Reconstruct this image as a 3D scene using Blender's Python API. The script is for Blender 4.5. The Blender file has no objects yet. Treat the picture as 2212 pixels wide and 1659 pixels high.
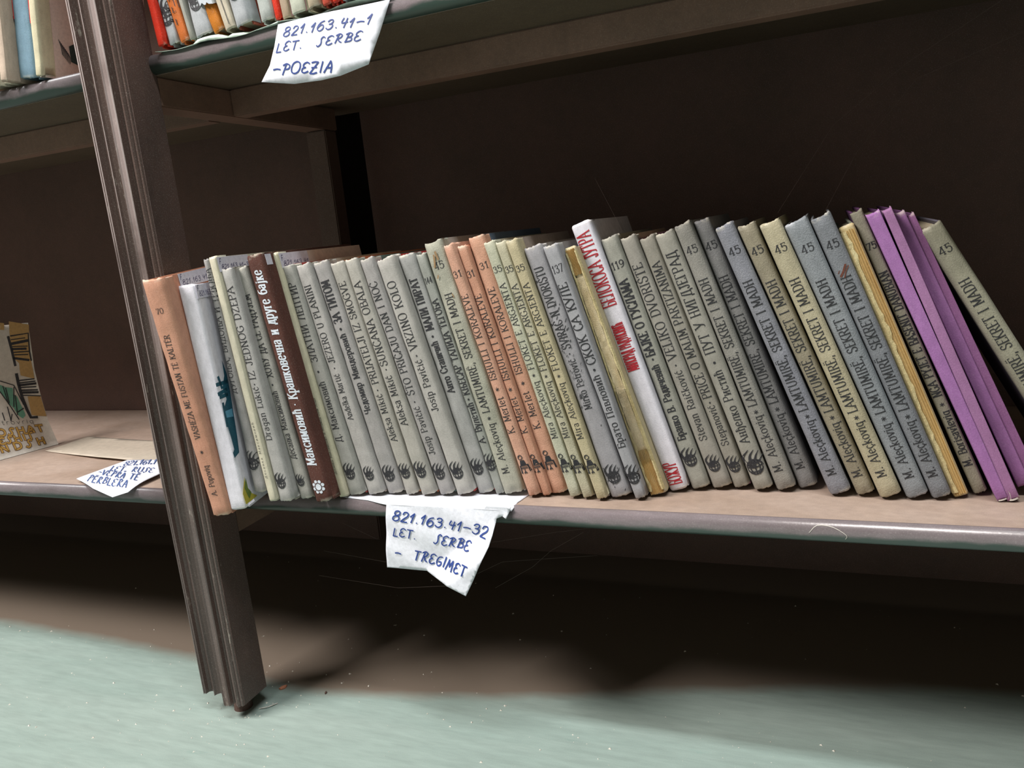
import bpy, bmesh, math, random
from mathutils import Vector, Matrix, Euler, noise
from mathutils.geometry import delaunay_2d_cdt
random.seed(7)
SC = bpy.context.scene
COL = SC.collection
# ---------------------------------------------------------------- camera
cam = bpy.data.cameras.new('camera'); cam.sensor_width = 36.0; cam.lens = 1651.31 * 36 / 2212
cam.clip_start = 0.01
camo = bpy.data.objects.new('camera', cam); COL.objects.link(camo)
camo.matrix_world = Matrix(((0.926532, 0.016335, 0.375862, 0), (0.363207, 0.221619, -0.904967, -0.53),
                            (-0.098081, 0.974996, 0.199404, 0.215083), (0, 0, 0, 1)))
SC.camera = camo
# ---------------------------------------------------------------- light
W = bpy.data.worlds.new('room_light'); SC.world = W; W.use_nodes = True
W.node_tree.nodes['Background'].inputs[0].default_value = (1.0, 0.86, 0.78, 1)
W.node_tree.nodes['Background'].inputs[1].default_value = 0.16
def area(name, loc, target, sx, sy, power, col):
    l = bpy.data.lights.new(name, 'AREA'); l.shape = 'RECTANGLE'; l.size = sx; l.size_y = sy; l.energy = power; l.color = col
    o = bpy.data.objects.new(name, l); COL.objects.link(o); o.location = loc
    o.rotation_euler = (Vector(target) - Vector(loc)).to_track_quat('-Z', 'Y').to_euler(); return o
area('ceiling_tube_light', (0.05, -0.50, 2.05), (0.05, -0.05, 0), 1.2, 0.12, 22, (0.97, 1.0, 0.99))
area('warm_fill_light', (-1.35, -1.0, 1.75), (-0.6, 0.0, 0.0), 0.9, 0.45, 46, (1.0, 0.94, 0.90))  # added soft fill from an unseen source at front left, lifts spines and floor
SC.view_settings.view_transform = 'Standard'; SC.view_settings.look = 'None'
SC.view_settings.exposure = 0.58; SC.view_settings.gamma = 1.0; SC.view_settings.use_curve_mapping = False
BOOKS=[
('orange70', -0.4923, -0.05, -0.0046, 4.18, 8, 4, 0.2088, 0.0185, 0.021, [('A. Popoviq', 20.0, 47.6, 4.4), ('*', 60.0, 60.0, 5), ('VASHËZA ME FUSTAN TË KALTËR', 72.0, 162.0, 4.6), ('#70', 181.9, 0, 4.6)]),
('white_teal', -0.4749, -0.0454, 0.0004, 3.32, 13, 0, 0.1955, 0.016, 0.0155, []),
('dugonja', -0.459, -0.0315, 0.0116, 3.2, 0, 0, 0.204, 0.0125, 0.005, [('ДУГОЊА, ВИДОЊА И ТРБОЊА', 89.7, 195.3, 6), ('@', 24.1, 39.0, 12)]),
('cream4', -0.4446, -0.0305, 0.0041, 5.51, 0, 0, 0.2127, 0.007, 0.0065, [('Десанка Максимовић', 21.2, 71.7, 1.8)]),
('lukic', -0.4374, -0.0275, 0.0024, 5.96, 0, 0, 0.2044, 0.0155, 0.0125, [('Dragan Lukić', 56.2, 103.0, 5.2), ('•', 105.4, 105.4, 4), ('IZ JEDNOG DŽEPA', 109.5, 187.9, 6), ('@', 15.1, 27.7, 12)]),
('desanka', -0.4214, -0.019, 0.002, 8.55, 0, 0, 0.2047, 0.013, 0.013, [('Десанка Максимовић', 37.5, 97.9, 5), ('•', 103.6, 103.6, 5), ('ХОЋУ ДА СЕ РАДУЈЕМ', 110.2, 181.4, 6), ('@', 15.1, 24.9, 11)]),
('brown', -0.4053, -0.0197, 0.0004, 8.54, 0, 0, 0.2156, 0.017, 0.0175, [('Максимовић', 33.4, 82.7, 8), ('•', 87.5, 87.5, 4), ('Крашковечна и друге бајке', 92.0, 201.3, 8), ('%', 8.8, 20.1, 12)]),
('cream8', -0.3908, -0.0047, 0.0004, 9.13, 0, 0, 0.2156, 0.008, 0.0075, [('Десанка Максимовић и Мехмед Али Хоџа', 21.6, 90.1, 2)]),
('zlatni', -0.3829, -0.0015, 0.0004, 9.76, 0, 0, 0.2053, 0.0165, 0.0119, [('Д. Максимовић', 49.5, 103.2, 5.6), ('•', 112.2, 112.2, 6), ('ЗЛАТНИ ЛЕПТИР', 121.1, 189.4, 6), ('@', 17.7, 30.8, 12)]),
('jezero', -0.3656, 0.0015, 0.0004, 11.31, 0, 0, 0.2056, 0.0166, 0.0142, [('Anđelka Martić', 68.8, 109.2, 4.6), ('•', 114.5, 114.5, 4), ('JEZERO U PLANINI', 119.4, 186.9, 5.6), ('@', 16.0, 27.4, 12)]),
('titom', -0.3485, 0.0056, 0.0004, 12.01, 0, 0, 0.2065, 0.0166, 0.0157, [('Чедомир Миндеровић', 73.1, 143.3, 5.2), ('•', 147.7, 147.7, 7), ('ЗА ТИТОМ', 153.3, 189.5, 7), ('@', 14.2, 27.3, 12)]),
('smogve', -0.3307, 0.0064, 0.0004, 12.47, 0, 0, 0.205, 0.013, 0.0143, [('Aleksa Mikić', 48.6, 90.2, 5.2), ('•', 93.9, 93.9, 4), ('PRIJATELJI IZ SMOGVE', 99.6, 187.7, 6), ('@', 17.3, 29.5, 11)]),
('obala', -0.3156, 0.0059, 0.0004, 12.57, 0, 0, 0.207, 0.0154, 0.0126, [('Aleksa Mikić', 63.1, 106.2, 5.6), ('•', 111.8, 111.8, 4), ('SUNČANA OBALA', 115.4, 186.8, 6.2), ('@', 18.6, 31.5, 12)]),
('noc', -0.2992, 0.0082, 0.0004, 13.48, 0, 0, 0.2069, 0.0143, 0.0134, [('Josip Pavičić', 36.7, 78.6, 5), ('•', 83.0, 83.0, 4), ('ŠTO PRIČAJU DAN I NOĆ', 89.5, 186.1, 6), ('@', 16.7, 29.5, 12)]),
('kolo', -0.2838, 0.0094, 0.0004, 13.91, 0, 0, 0.2057, 0.0161, 0.0173, [('Josip Pavičić', 74.5, 118.5, 5.4), ('•', 122.3, 122.3, 4.5), ('VRZINO KOLO', 127.6, 185.3, 6.6), ('@', 17.0, 30.6, 12)]),
('pirat', -0.267, 0.0156, 0.0004, 13.61, 0, 0, 0.2066, 0.0154, 0.0154, [('Анто Станичић', 88.9, 132.5, 5.4), ('•', 137.0, 137.0, 6), ('МАЛИ ПИРАТ', 142.5, 186.1, 6.2), ('@', 19.1, 31.8, 12)]),
('tegoba', -0.2509, 0.0163, 0.0004, 13.58, 0, 0, 0.2073, 0.0085, 0.0085, [('А. Вулетић', 45.7, 80.2, 5), ('•', 83.4, 83.4, 5), ('КЊЕСАР ТАЛИЈА ТЕГОБА', 87.4, 168.2, 5.6), ('#144', 184.0, 0, 5), ('@', 23.8, 36.8, 11)]),
('g45', -0.2433, 0.0149, 0.0004, 12.85, 0, 0, 0.2149, 0.0186, 0.0165, [('M. Aleçkoviq', 18.9, 61.4, 5.2), ('*', 66.1, 66.1, 5), ('LAMTUMIRË, SEKRET I MADH', 71.3, 171.2, 5.8), ('#45', 194.1, 0, 6)]),
('o31a', -0.2217, 0.0142, 0.0004, 14.08, 0, 0, 0.213, 0.0108, 0.0095, [('K. Merlet', 55.0, 85.3, 5), ('*', 92.0, 92.0, 5), ('ISHULLI I KORALEVE', 99.8, 170.9, 5), ('#31', 187.6, 0, 5.4), ('&', 20.4, 37.2, 10)]),
('o31b', -0.2103, 0.0175, 0.0004, 14.45, 0, 0, 0.2108, 0.0075, 0.0085, [('K. Merlet', 54.5, 84.8, 4.6), ('*', 91.5, 91.5, 5), ('ISHULLI I KORALEVE', 99.3, 170.5, 5), ('#31', 187.2, 0, 5.4), ('&', 20.7, 37.5, 9)]),
('o31c', -0.2041, 0.0214, 0.0004, 13.67, 0, 0, 0.2161, 0.014, 0.0138, [('K. Merlet', 56.4, 87.4, 5), ('*', 94.6, 94.6, 5), ('ISHULLI I KORALEVE', 102.4, 173.9, 5), ('#31', 191.6, 0, 5.4), ('&', 21.4, 38.9, 10)]),
('g35a', -0.1868, 0.016, 0.0004, 14.47, 0, 0, 0.2125, 0.0095, 0.0097, [('Mira Aleçkoviq', 50.4, 97.6, 4.2), ('*', 102.9, 102.9, 4), ('FLOKËT E ARGJENTA', 107.9, 177.8, 4.6), ('#35', 189.3, 0, 5), ('&', 21.9, 38.7, 9)]),
('g35b', -0.1758, 0.0152, 0.0004, 14.69, 0, 0, 0.2119, 0.0087, 0.0089, [('Mira Aleçkoviq', 51.3, 97.8, 4.2), ('*', 102.3, 102.3, 4), ('FLOKËT E ARGJENTA', 106.9, 176.7, 4.6), ('#35', 188.9, 0, 5), ('&', 21.8, 38.5, 9)]),
('g35c', -0.1641, 0.0135, 0.0004, 15.34, 0, 0, 0.2131, 0.0095, 0.0097, [('Mira Aleçkoviq', 51.0, 97.0, 4.2), ('*', 102.7, 102.7, 4), ('FLOKËT E ARGJENTA', 107.6, 177.5, 4.6), ('#35', 189.6, 0, 5), ('&', 22.5, 39.1, 9)]),
('svirac', -0.154, 0.0177, 0.0004, 15.33, 0, 0, 0.2055, 0.0169, 0.0151, [('Mirko Petrović', 73.9, 114.3, 5), ('•', 118.8, 118.8, 3.5), ('SVIRAČ N DVORIŠTU', 123.3, 188.5, 6.2), ('@', 14.4, 28.3, 12)]),
('g137', -0.1347, 0.0179, 0.0004, 16.29, 0, 0, 0.2066, 0.0091, 0.0121, [('Брато Павловић', 43.0, 101.9, 5), ('•', 106.4, 106.4, 6), ('СКОК СА КУЛЕ', 111.3, 175.7, 6.2), ('#137', 187.0, 0, 6.2), ('@', 15.4, 29.2, 11)]),
('torn', -0.125, 0.028, 0.0004, 15.47, 0, 0, 0.2025, 0.013, 0.0094, []),
('white', -0.1113, 0.0387, 0.0004, 16.91, 0, 0, 0.2208, 0.0145, 0.0159, [('БЕЛОКОСА ЈУТРА', 153.1, 212.6, 11), ('МИЛОРАД РАДУНОВИЋ', 100.8, 139.1, 8), ('БОЖУР', 5.6, 23.2, 9)]),
('g119', -0.0954, 0.0435, 0.0004, 16.7, 0, 0, 0.208, 0.0143, 0.0135, [('Бранко В. Радичевић', 41.4, 103.4, 5.2), ('•', 108.2, 108.2, 5), ('БАЈКЕ О ГУСЛАМА', 111.2, 172.9, 6.2), ('#119', 184.8, 0, 6), ('@', 21.6, 35.2, 12)]),
('veliko', -0.0795, 0.0462, 0.0004, 17.15, 0, 0, 0.2078, 0.0147, 0.0127, [('Stevan Raičković', 40.8, 97.9, 5), ('•', 102.5, 102.5, 4), ('VELIKO DVORIŠTE', 107.4, 185.1, 6.4), ('@', 16.7, 29.1, 12)]),
('price', -0.0639, 0.0488, 0.0004, 17.71, 0, 0, 0.207, 0.0126, 0.0127, [('Stepanović', 36.3, 68.6, 4.8), ('•', 71.2, 71.2, 4), ('PRIČE O MALIM PARTIZANIMA', 75.1, 185.5, 5.8), ('@', 15.8, 27.8, 11)]),
('put', -0.0485, 0.0458, 0.0004, 18.21, 0, 0, 0.2095, 0.0138, 0.0146, [('Анђелко Ристић', 39.0, 97.8, 5.8), ('•', 104.3, 104.3, 6), ('ПУТ У НИГДЈЕГРАД', 111.7, 192.9, 6.6), ('@', 15.5, 32.7, 13)]),
('b45a', -0.0324, 0.047, 0.0004, 18.31, 0, 0, 0.2149, 0.014, 0.013, [('M. Aleçkoviq', 15.5, 60.5, 5.2), ('*', 63.9, 63.9, 5), ('LAMTUMIRË, SEKRET I MADH', 68.9, 170.8, 5.8), ('#45', 193.6, 0, 6)]),
('b45b', -0.0168, 0.0537, 0.0004, 18.76, 0, 0, 0.2168, 0.0136, 0.0123, [('M. Aleçkoviq', 15.9, 60.4, 5.2), ('*', 64.5, 64.5, 5), ('LAMTUMIRË, SEKRET I MADH', 69.6, 171.9, 5.8), ('#45', 195.7, 0, 6)]),
('b45c', 0.0048, 0.0413, 0.0004, 20.45, 0, 0, 0.2136, 0.0147, 0.0131, [('M. Aleçkoviq', 15.5, 58.8, 5.2), ('*', 62.3, 62.3, 5), ('LAMTUMIRË, SEKRET I MADH', 67.1, 169.7, 5.8), ('#45', 192.7, 0, 6)]),
('b45d', 0.0229, 0.0424, 0.0004, 21.21, 0, 0, 0.2138, 0.0123, 0.0125, [('M. Aleçkoviq', 14.6, 57.5, 5.2), ('*', 61.8, 61.8, 5), ('LAMTUMIRË, SEKRET I MADH', 66.6, 169.4, 5.8), ('#45', 192.5, 0, 6)]),
('b45e', 0.0377, 0.0385, 0.0004, 21.09, 0, 0, 0.2137, 0.0145, 0.014, [('M. Aleçkoviq', 16.1, 58.9, 5.2), ('*', 62.5, 62.5, 5), ('LAMTUMIRË, SEKRET I MADH', 66.8, 169.7, 5.8), ('#45', 192.6, 0, 6)]),
('b45f', 0.0548, 0.04, 0.0004, 21.5, 0, 0, 0.2126, 0.0143, 0.0161, [('M. Aleçkoviq', 15.2, 56.8, 5.2), ('*', 61.1, 61.1, 5), ('LAMTUMIRË, SEKRET I MADH', 65.4, 167.6, 5.8), ('#45', 191.1, 0, 6)]),
('b45g', 0.0708, 0.0413, 0.0004, 21.0, 0, 0, 0.2148, 0.0124, 0.0137, [('M. Aleçkoviq', 16.7, 59.1, 5.2), ('*', 62.8, 62.8, 5), ('LAMTUMIRË, SEKRET I MADH', 67.8, 168.9, 5.8), ('#45', 192.4, 0, 6)]),
('torn2', 0.0844, 0.0474, 0.0004, 20.67, 0, 0, 0.2057, 0.0095, 0.0101, []),
('b75', 0.0979, 0.0534, 0.0004, 21.25, 0, 0, 0.217, 0.0086, 0.0079, [('M. Borisavleviq', 22.2, 64.3, 4.4), ('*', 69.3, 69.3, 4.5), ('NGA PYJET E BASENIT DANUBIAN', 75.5, 170.4, 4.8), ('#75', 189.7, 0, 5)]),
('p1', 0.1097, 0.0432, 0.0004, 22.02, 0, 0, 0.2156, 0.0065, 0.0085, []),
('p2', 0.1157, 0.0439, 0.0004, 20.82, 0, 0, 0.216, 0.0075, 0.0055, []),
('p3', 0.1241, 0.057, 0.0062, 21.94, 0, 0, 0.2074, 0.0078, 0.0068, []),
('p4', 0.1315, 0.059, 0.0064, 22.2, 0, 0, 0.2057, 0.007, 0.0055, []),
('last', 0.1646, 0.0581, 0.0004, 28.96, 0, 0, 0.2118, 0.0145, 0.0145, [('M. Aleçkoviq', 16.7, 59.1, 5.2), ('*', 62.8, 62.8, 5), ('LAMTUMIRË, SEKRET I MADH', 67.8, 168.9, 5.8), ('#45', 192.4, 0, 6)]),
]
UPR=[('red', -0.4979, -0.0095, 5.5, 0.0106), ('greyl', -0.4898, -0.0054, 7.7, 0.0098), ('ali', -0.4776, -0.0057, 11.9, 0.01), ('greyt', -0.4661, -0.0065, 10.5, 0.0043), ('greyl', -0.4597, -0.0081, 6.8, 0.018), ('jacket', -0.4411, -0.0072, 17.4, 0.0104), ('cream', -0.4276, -0.0092, 12.5, 0.0092), ('greyl', -0.4181, -0.0092, 9.2, 0.0153), ('greyw', -0.3949, -0.0085, 5.0, 0.0139), ('red', -0.3819, -0.0066, 5.0, 0.006), ('tan', -0.376, -0.0053, 5.0, 0.007), ('maroon', -0.3661, -0.0086, 5.0, 0.0149), ('beige', -0.3479, -0.0127, 5.0, 0.0114), ('beigered', -0.335, -0.0118, 5.0, 0.0073), ('red', -0.3257, -0.0125, 5.0, 0.0064), ('greyl', -0.3182, -0.0117, 5.0, 0.0102)]
UPL=[('cream', -0.6728, -0.0301, -15.4, 0.0177), ('cream', -0.6834, -0.0092, -17.9, 0.0122), ('cream', -0.6687, -0.01, -18.0, 0.0086), ('box', -0.6467, -0.0194, -17.2, 0.0085), ('blue', -0.65, -0.0087, -18.0, 0.0148), ('creamp', -0.6315, -0.0101, -15.5, 0.0068)]
FACES={'teal': [(14.4, 128.6), (12.5, 115.7), (5.6, 106.6), (7.8, 96.3), (2.4, 91.5), (-0.3, 75.9), (1.1, 65.1), (1.5, 53.6), (-1.8, 51.5), (-1.2, 46.7), (7.9, 49.0), (10.5, 62.4), (12.8, 78.5), (16.0, 102.7), (17.0, 116.9)], 'light': [(1.2, 87.2), (12.5, 86.9), (11.7, 79.9), (1.2, 81.6)], 'mast': [[(-2.1, 110.8), (14.9, 110.1)], [(3.1, 116.2), (4.7, 106.8)], [(-2.7, 102.9), (11.1, 103.8)], [(0.9, 93.9), (-0.7, 75.0)], [(-1.2, 100.0), (10.4, 99.8)]], 'yellow': [(7.0, 27.6), (4.7, 15.6), (11.1, 11.1), (20.2, 4.9), (-0.3, 4.6), (-1.5, 14.7)], 'green': [(8.4, 26.0), (8.2, 16.4), (12.2, 11.2), (7.1, 7.1), (4.8, 11.3), (2.9, 18.4)], 'st_orange70': [(21.2, 208.5), (63.7, 208.6), (59.1, 196.2), (20.3, 197.4)], 'st_white_teal': [(2.3, 193.3), (22.5, 193.8), (20.2, 183.5), (0.6, 182.8)], 'st_cream4': [(4.0, 210.4), (39.7, 211.4), (36.5, 199.2), (2.4, 201.4)], 'st_brown': [(5.3, 213.2), (11.1, 213.1), (9.1, 204.4), (3.9, 204.4)], 'st_cream8': [(5.1, 214.4), (42.2, 211.9), (40.1, 201.7), (3.4, 203.9)]}
BK={'tan': [[(110.9, 163.2), (132.7, 157.4), (130.5, 134.0), (129.5, 113.0), (130.0, 94.0), (129.4, 86.9), (114.8, 89.6), (115.7, 112.9), (110.5, 116.9), (109.4, 144.7)], [(116.9, 67.1), (131.4, 64.2), (131.4, 37.4), (115.3, 42.3)], [(101.3, 163.0), (105.7, 161.8), (104.5, 153.5), (100.0, 154.2)]], 'teal': [[(90.5, 88.2), (95.6, 84.0), (92.1, 68.5), (88.4, 78.8)], [(95.6, 84.0), (103.2, 81.1), (98.4, 56.3), (92.1, 68.5)], [(101.5, 73.3), (105.4, 70.0), (109.1, 45.2), (104.9, 41.5), (100.9, 46.2), (98.4, 56.3)]], 'lines': [(3, [(110.5, 145.1), (130.3, 145.1), (128.9, 122.6), (129.5, 110.7)]), (2, [(110.4, 140.5), (126.0, 140.0)]), (6, [(110.3, 135.4), (128.2, 136.2)]), (2, [(109.9, 132.0), (127.3, 129.3)]), (5, [(110.0, 128.8), (125.3, 126.5)]), (2.5, [(111.5, 124.5), (128.0, 122.5)]), (2.5, [(112.1, 121.2), (126.5, 118.9)]), (5, [(110.6, 117.4), (126.7, 111.8)]), (5, [(107.7, 144.4), (109.4, 128.6), (110.9, 108.1)]), (6, [(110.8, 97.0), (110.2, 84.2), (110.6, 67.5), (111.9, 51.6), (113.7, 40.4), (120.4, 39.1)]), (2.5, [(111.2, 88.7), (128.9, 87.0)]), (2.5, [(112.1, 85.5), (129.3, 83.9)]), (5, [(110.9, 82.8), (129.2, 81.0)]), (2.5, [(111.8, 79.7), (128.8, 76.8)]), (3, [(112.5, 75.9), (129.5, 72.5)]), (5, [(112.9, 72.9), (129.3, 69.5)]), (2, [(112.6, 69.4), (131.4, 64.2)]), (2, [(91.5, 92.6), (105.0, 84.2), (109.9, 58.1)]), (2, [(88.6, 79.9), (94.8, 62.0), (100.2, 41.6)]), (2, [(92.1, 59.7), (91.5, 42.2)]), (2, [(94.6, 49.7), (91.3, 42.3)]), (2, [(85.0, 54.0), (85.0, 44.6)]), (2, [(104.5, 82.0), (99.0, 58.5)]), (2, [(93.0, 85.8), (94.1, 63.4)]), (2, [(103.7, 71.6), (100.2, 47.6)]), (2.5, [(101.6, 50.8), (108.7, 53.7)]), (2, [(95.4, 82.9), (95.3, 64.2)])], 'text': [('OSHAT', (72.0, 27.8), (123.1, 20.1), 8), ('RESHIT', (62.4, 18.4), (109.0, 14.6), 7.5), ('ENDSH', (55.8, 8.9), (120.0, 5.2), 8)], 'script': ((75.0, 41.5), (115.4, 32.7))}
LAB={'up': [(-379.2, 383.3), (-328.1, 383.0), (-281.0, 382.5), (-291.1, 361.8), (-302.9, 341.6), (-326.9, 337.4), (-344.4, 336.8), (-369.6, 338.4), (-400.1, 344.6), (-390.4, 355.3), (-384.3, 368.3)], 'uptext': [('821.163.41-1', (-375.4, 373.8), (-298.6, 368.4), (3.1, 6.0)), ('LET.  SERBE', (-383.9, 363.6), (-307.6, 359.0), (3.0, 5.8)), ('-POEZIA', (-389.1, 348.3), (-333.7, 340.8), (3.6, 7.2))], 'lo': [(-341.7, -0.0), (-282.1, 0.2), (-227.7, 1.2), (-230.6, -4.3), (-232.6, -8.3), (-236.4, -7.0), (-241.5, -9.2), (-243.5, -20.7), (-246.1, -28.8), (-257.0, -49.6), (-269.1, -71.1), (-288.0, -62.8), (-309.1, -57.9), (-348.3, -58.5), (-344.4, -26.8)], 'lotext': [('821.163.41-32', (-336.6, -14.3), (-249.9, -23.5), (2.9, 7.6)), ('LET.   SERBE', (-338.3, -28.5), (-266.5, -35.4), (2.7, 7.2)), ('-  TREGIMET', (-338.3, -46.6), (-268.4, -54.6), (3.0, 7.8))], 'lofold': [(-240.1, -7.9), (-252.1, -17.3), (-280.5, -37.1), (-309.1, -57.9)], 'sheet': [(-380.4, -6.4), (-340.5, -10.7), (-227.3, -5.7), (-225.7, 19.3), (-235.1, 27.0), (-355.9, 5.3)], 'left': [(-723.6, 5.6), (-720.6, 67.9), (-673.1, 71.1), (-631.8, 31.1), (-628.1, -15.4), (-640.7, -23.2), (-678.4, -12.5)], 'lefttext': [('821.161.1', (-703.0, 46.6), (-667.9, 57.0), (-11.4, 15.1)), ('LET. RUSE', (-704.0, 29.5), (-644.1, 30.0), (-11.2, 14.6)), ('-VEPRA TË', (-710.1, 18.5), (-640.3, 7.6), (-12.4, 15.6)), ('PËRBLERA', (-701.5, -0.9), (-637.6, -8.5), (-11.9, 14.7))], 'paper': [(-898.7, 102.3), (-900.0, 165.4), (-758.1, 149.9), (-675.7, 73.7), (-717.4, 70.8), (-780.2, 78.4)]}
WEB=[[(-0.4532, 0.03, -0.0944), (-0.3666, 0.03, -0.0996), (-0.2944, 0.03, -0.0903)], [(-0.2672, 0.03, -0.0481), (-0.207, 0.03, -0.035), (-0.1669, 0.03, -0.0278)], [(-0.284, 0.03, -0.0788), (-0.2583, 0.03, -0.0654), (-0.2301, 0.03, -0.0612), (-0.1727, 0.03, -0.0532)], [(-0.4172, 0.03, -0.0385), (-0.3817, 0.03, -0.0524)], [(-0.4432, 0.03, -0.0682), (-0.3727, 0.03, -0.0747)], [(-0.2676, 0.03, -0.0906), (-0.2308, 0.03, -0.068), (-0.2127, 0.03, -0.0519), (-0.1829, 0.03, -0.0336)], [(0.1218, 0.12, 0.3356), (0.0604, 0.12, 0.3027), (0.0109, 0.12, 0.2666), (-0.0302, 0.12, 0.2059)], [(0.1359, 0.12, 0.3125), (0.0664, 0.12, 0.2908), (0.0266, 0.12, 0.2445), (0.0035, 0.12, 0.2025)], [(-0.1701, 0.1, 0.248), (-0.15, 0.1, 0.2031)]]
MISC={'crumb': [(-514.0, 21.8)], 'thread': [(-515.4, -13.5), (-507.9, -10.3), (-502.6, -1.5)], 'flake': [(-464.4, 25.2)], 'chalk': [(-0.0098, -0.006, -0.0078), (-0.0047, -0.006, -0.0028), (0.0054, -0.006, -0.0036), (0.0134, -0.006, -0.0084), (0.0128, -0.006, -0.0115)]}
# ---------------------------------------------------------------- materials
def srgb(r, g, b):
    f = lambda c: (c/255/12.92 if c/255 <= .04045 else ((c/255+.055)/1.055)**2.4)
    return (f(r), f(g), f(b), 1)
def mat(name, col, rough=.8, col2=None, amt=.5, scale=30, stretch=(1, 1, 1), bump=0, bscale=400, bstretch=(1, 1, 1), spec=.4,
        wear=None, wearL=0, spots=None, coat=0, spot_scale=60, spot_thr=.68, metal=0, grit=.12):
    m = bpy.data.materials.new(name); m.use_nodes = True; nt = m.node_tree; N = nt.nodes; K = nt.links
    b = N['Principled BSDF']; b.inputs['Roughness'].default_value = rough; b.inputs['Specular IOR Level'].default_value = spec
    b.inputs['Coat Weight'].default_value = coat; b.inputs['Metallic'].default_value = metal; b.inputs['Coat Roughness'].default_value = .15
    tc = N.new('ShaderNodeTexCoord')
    def mapping(st):
        mp = N.new('ShaderNodeMapping'); mp.inputs['Scale'].default_value = st; K.new(tc.outputs['Object'], mp.inputs[0]); return mp.outputs[0]
    def noise_(sc, st, det=4, rg=.6):
        n = N.new('ShaderNodeTexNoise'); n.inputs['Scale'].default_value = sc; n.inputs['Detail'].default_value = det
        n.inputs['Roughness'].default_value = rg; K.new(mapping(st), n.inputs['Vector']); return n.outputs[0]
    def ramp(src, a, c):
        r = N.new('ShaderNodeMapRange'); r.inputs[1].default_value = a; r.inputs[2].default_value = c; K.new(src, r.inputs[0]); return r.outputs[0]
    def mix(fac, a, c):
        x = N.new('ShaderNodeMix'); x.data_type = 'RGBA'
        if isinstance(fac, float): x.inputs[0].default_value = fac
        else: K.new(fac, x.inputs[0])
        for s, v in ((6, a), (7, c)):
            if isinstance(v, tuple): x.inputs[s].default_value = v
            else: K.new(v, x.inputs[s])
        return x.outputs[2]
    def math_(op, a, v):
        x = N.new('ShaderNodeMath'); x.operation = op; K.new(a, x.inputs[0])
        if isinstance(v, (int, float)): x.inputs[1].default_value = v
        else: K.new(v, x.inputs[1])
        return x.outputs[0]
    out = col
    if col2:
        out = mix(math_('MULTIPLY', ramp(noise_(scale, stretch), .35, .68), amt), out, col2)
    if spots:
        out = mix(ramp(noise_(spot_scale, stretch, 6, .7), spot_thr, spot_thr+.07), out, spots)
    out = mix(math_('MULTIPLY', ramp(noise_(scale*12, stretch, 2), .3, .7), .16), out, (0.02, 0.02, 0.02, 1))
    if grit:
        g0 = noise_(1100, (1, 1, 1), 2, .8)
        out = mix(math_('MULTIPLY', ramp(g0, .52, .70), grit), out, (0.03, 0.028, 0.026, 1)); out = mix(math_('MULTIPLY', ramp(g0, .44, .28), grit*.8), out, (0.8, 0.78, 0.75, 1))
    if wear:
        sp = N.new('ShaderNodeSeparateXYZ'); K.new(tc.outputs['Object'], sp.inputs[0])
        d = math_('ABSOLUTE', math_('SUBTRACT', sp.outputs[2], wearL/2), 0)
        e = ramp(d, wearL/2-.0045, wearL/2-.0004)
        out = mix(math_('MULTIPLY', math_('MULTIPLY', e, ramp(noise_(120, (1, 1, 1)), .48, .60)), .6), out, wear)
    if isinstance(out, tuple): b.inputs['Base Color'].default_value = out
    else: K.new(out, b.inputs['Base Color'])
    if bump:
        bp = N.new('ShaderNodeBump'); bp.inputs['Strength'].default_value = bump; bp.inputs['Distance'].default_value = .0006
        K.new(noise_(bscale, bstretch, 3), bp.inputs['Height']); K.new(bp.outputs[0], b.inputs['Normal'])
    return m
# ---------------------------------------------------------------- mesh helpers
def mesh(name, V, F, m=None, parent=None, smooth=False, loc=None):
    me = bpy.data.meshes.new(name); me.from_pydata([tuple(v) for v in V], [], F); me.update()
    if smooth:
        for p in me.polygons: p.use_smooth = True
    if m: me.materials.append(m)
    o = bpy.data.objects.new(name, me); COL.objects.link(o)
    if parent: o.parent = parent
    if loc: o.location = loc
    return o
def bm_obj(name, bm, m, parent=None, smooth=False):
    me = bpy.data.meshes.new(name); bm.to_mesh(me); bm.free(); me.materials.append(m)
    if smooth:
        for p in me.polygons: p.use_smooth = True
    o = bpy.data.objects.new(name, me); COL.objects.link(o)
    if parent: o.parent = parent
    return o
def box_bm(bm, x0, x1, y0, y1, z0, z1, bev=0):
    r = bmesh.ops.create_cube(bm, size=1)
    for v in r['verts']: v.co = ((x0+x1)/2+v.co.x*(x1-x0), (y0+y1)/2+v.co.y*(y1-y0), (z0+z1)/2+v.co.z*(z1-z0))
    if bev:
        es = list({e for v in r['verts'] for e in v.link_edges})
        bmesh.ops.bevel(bm, geom=es, offset=bev, segments=2, affect='EDGES')
def box(name, x0, x1, y0, y1, z0, z1, m, parent=None, bev=0):
    bm = bmesh.new(); box_bm(bm, x0, x1, y0, y1, z0, z1, bev); return bm_obj(name, bm, m, parent)
def tag(o, label=None, cat=None, group=None, kind=None):
    for k, v in (('label', label), ('category', cat), ('group', group), ('kind', kind)):
        if v: o[k] = v
    return o
def empty(name, loc, rot=(0, 0, 0)):
    o = bpy.data.objects.new(name, None); o.empty_display_size = .01; COL.objects.link(o); o.location = loc; o.rotation_euler = rot; return o
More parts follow.
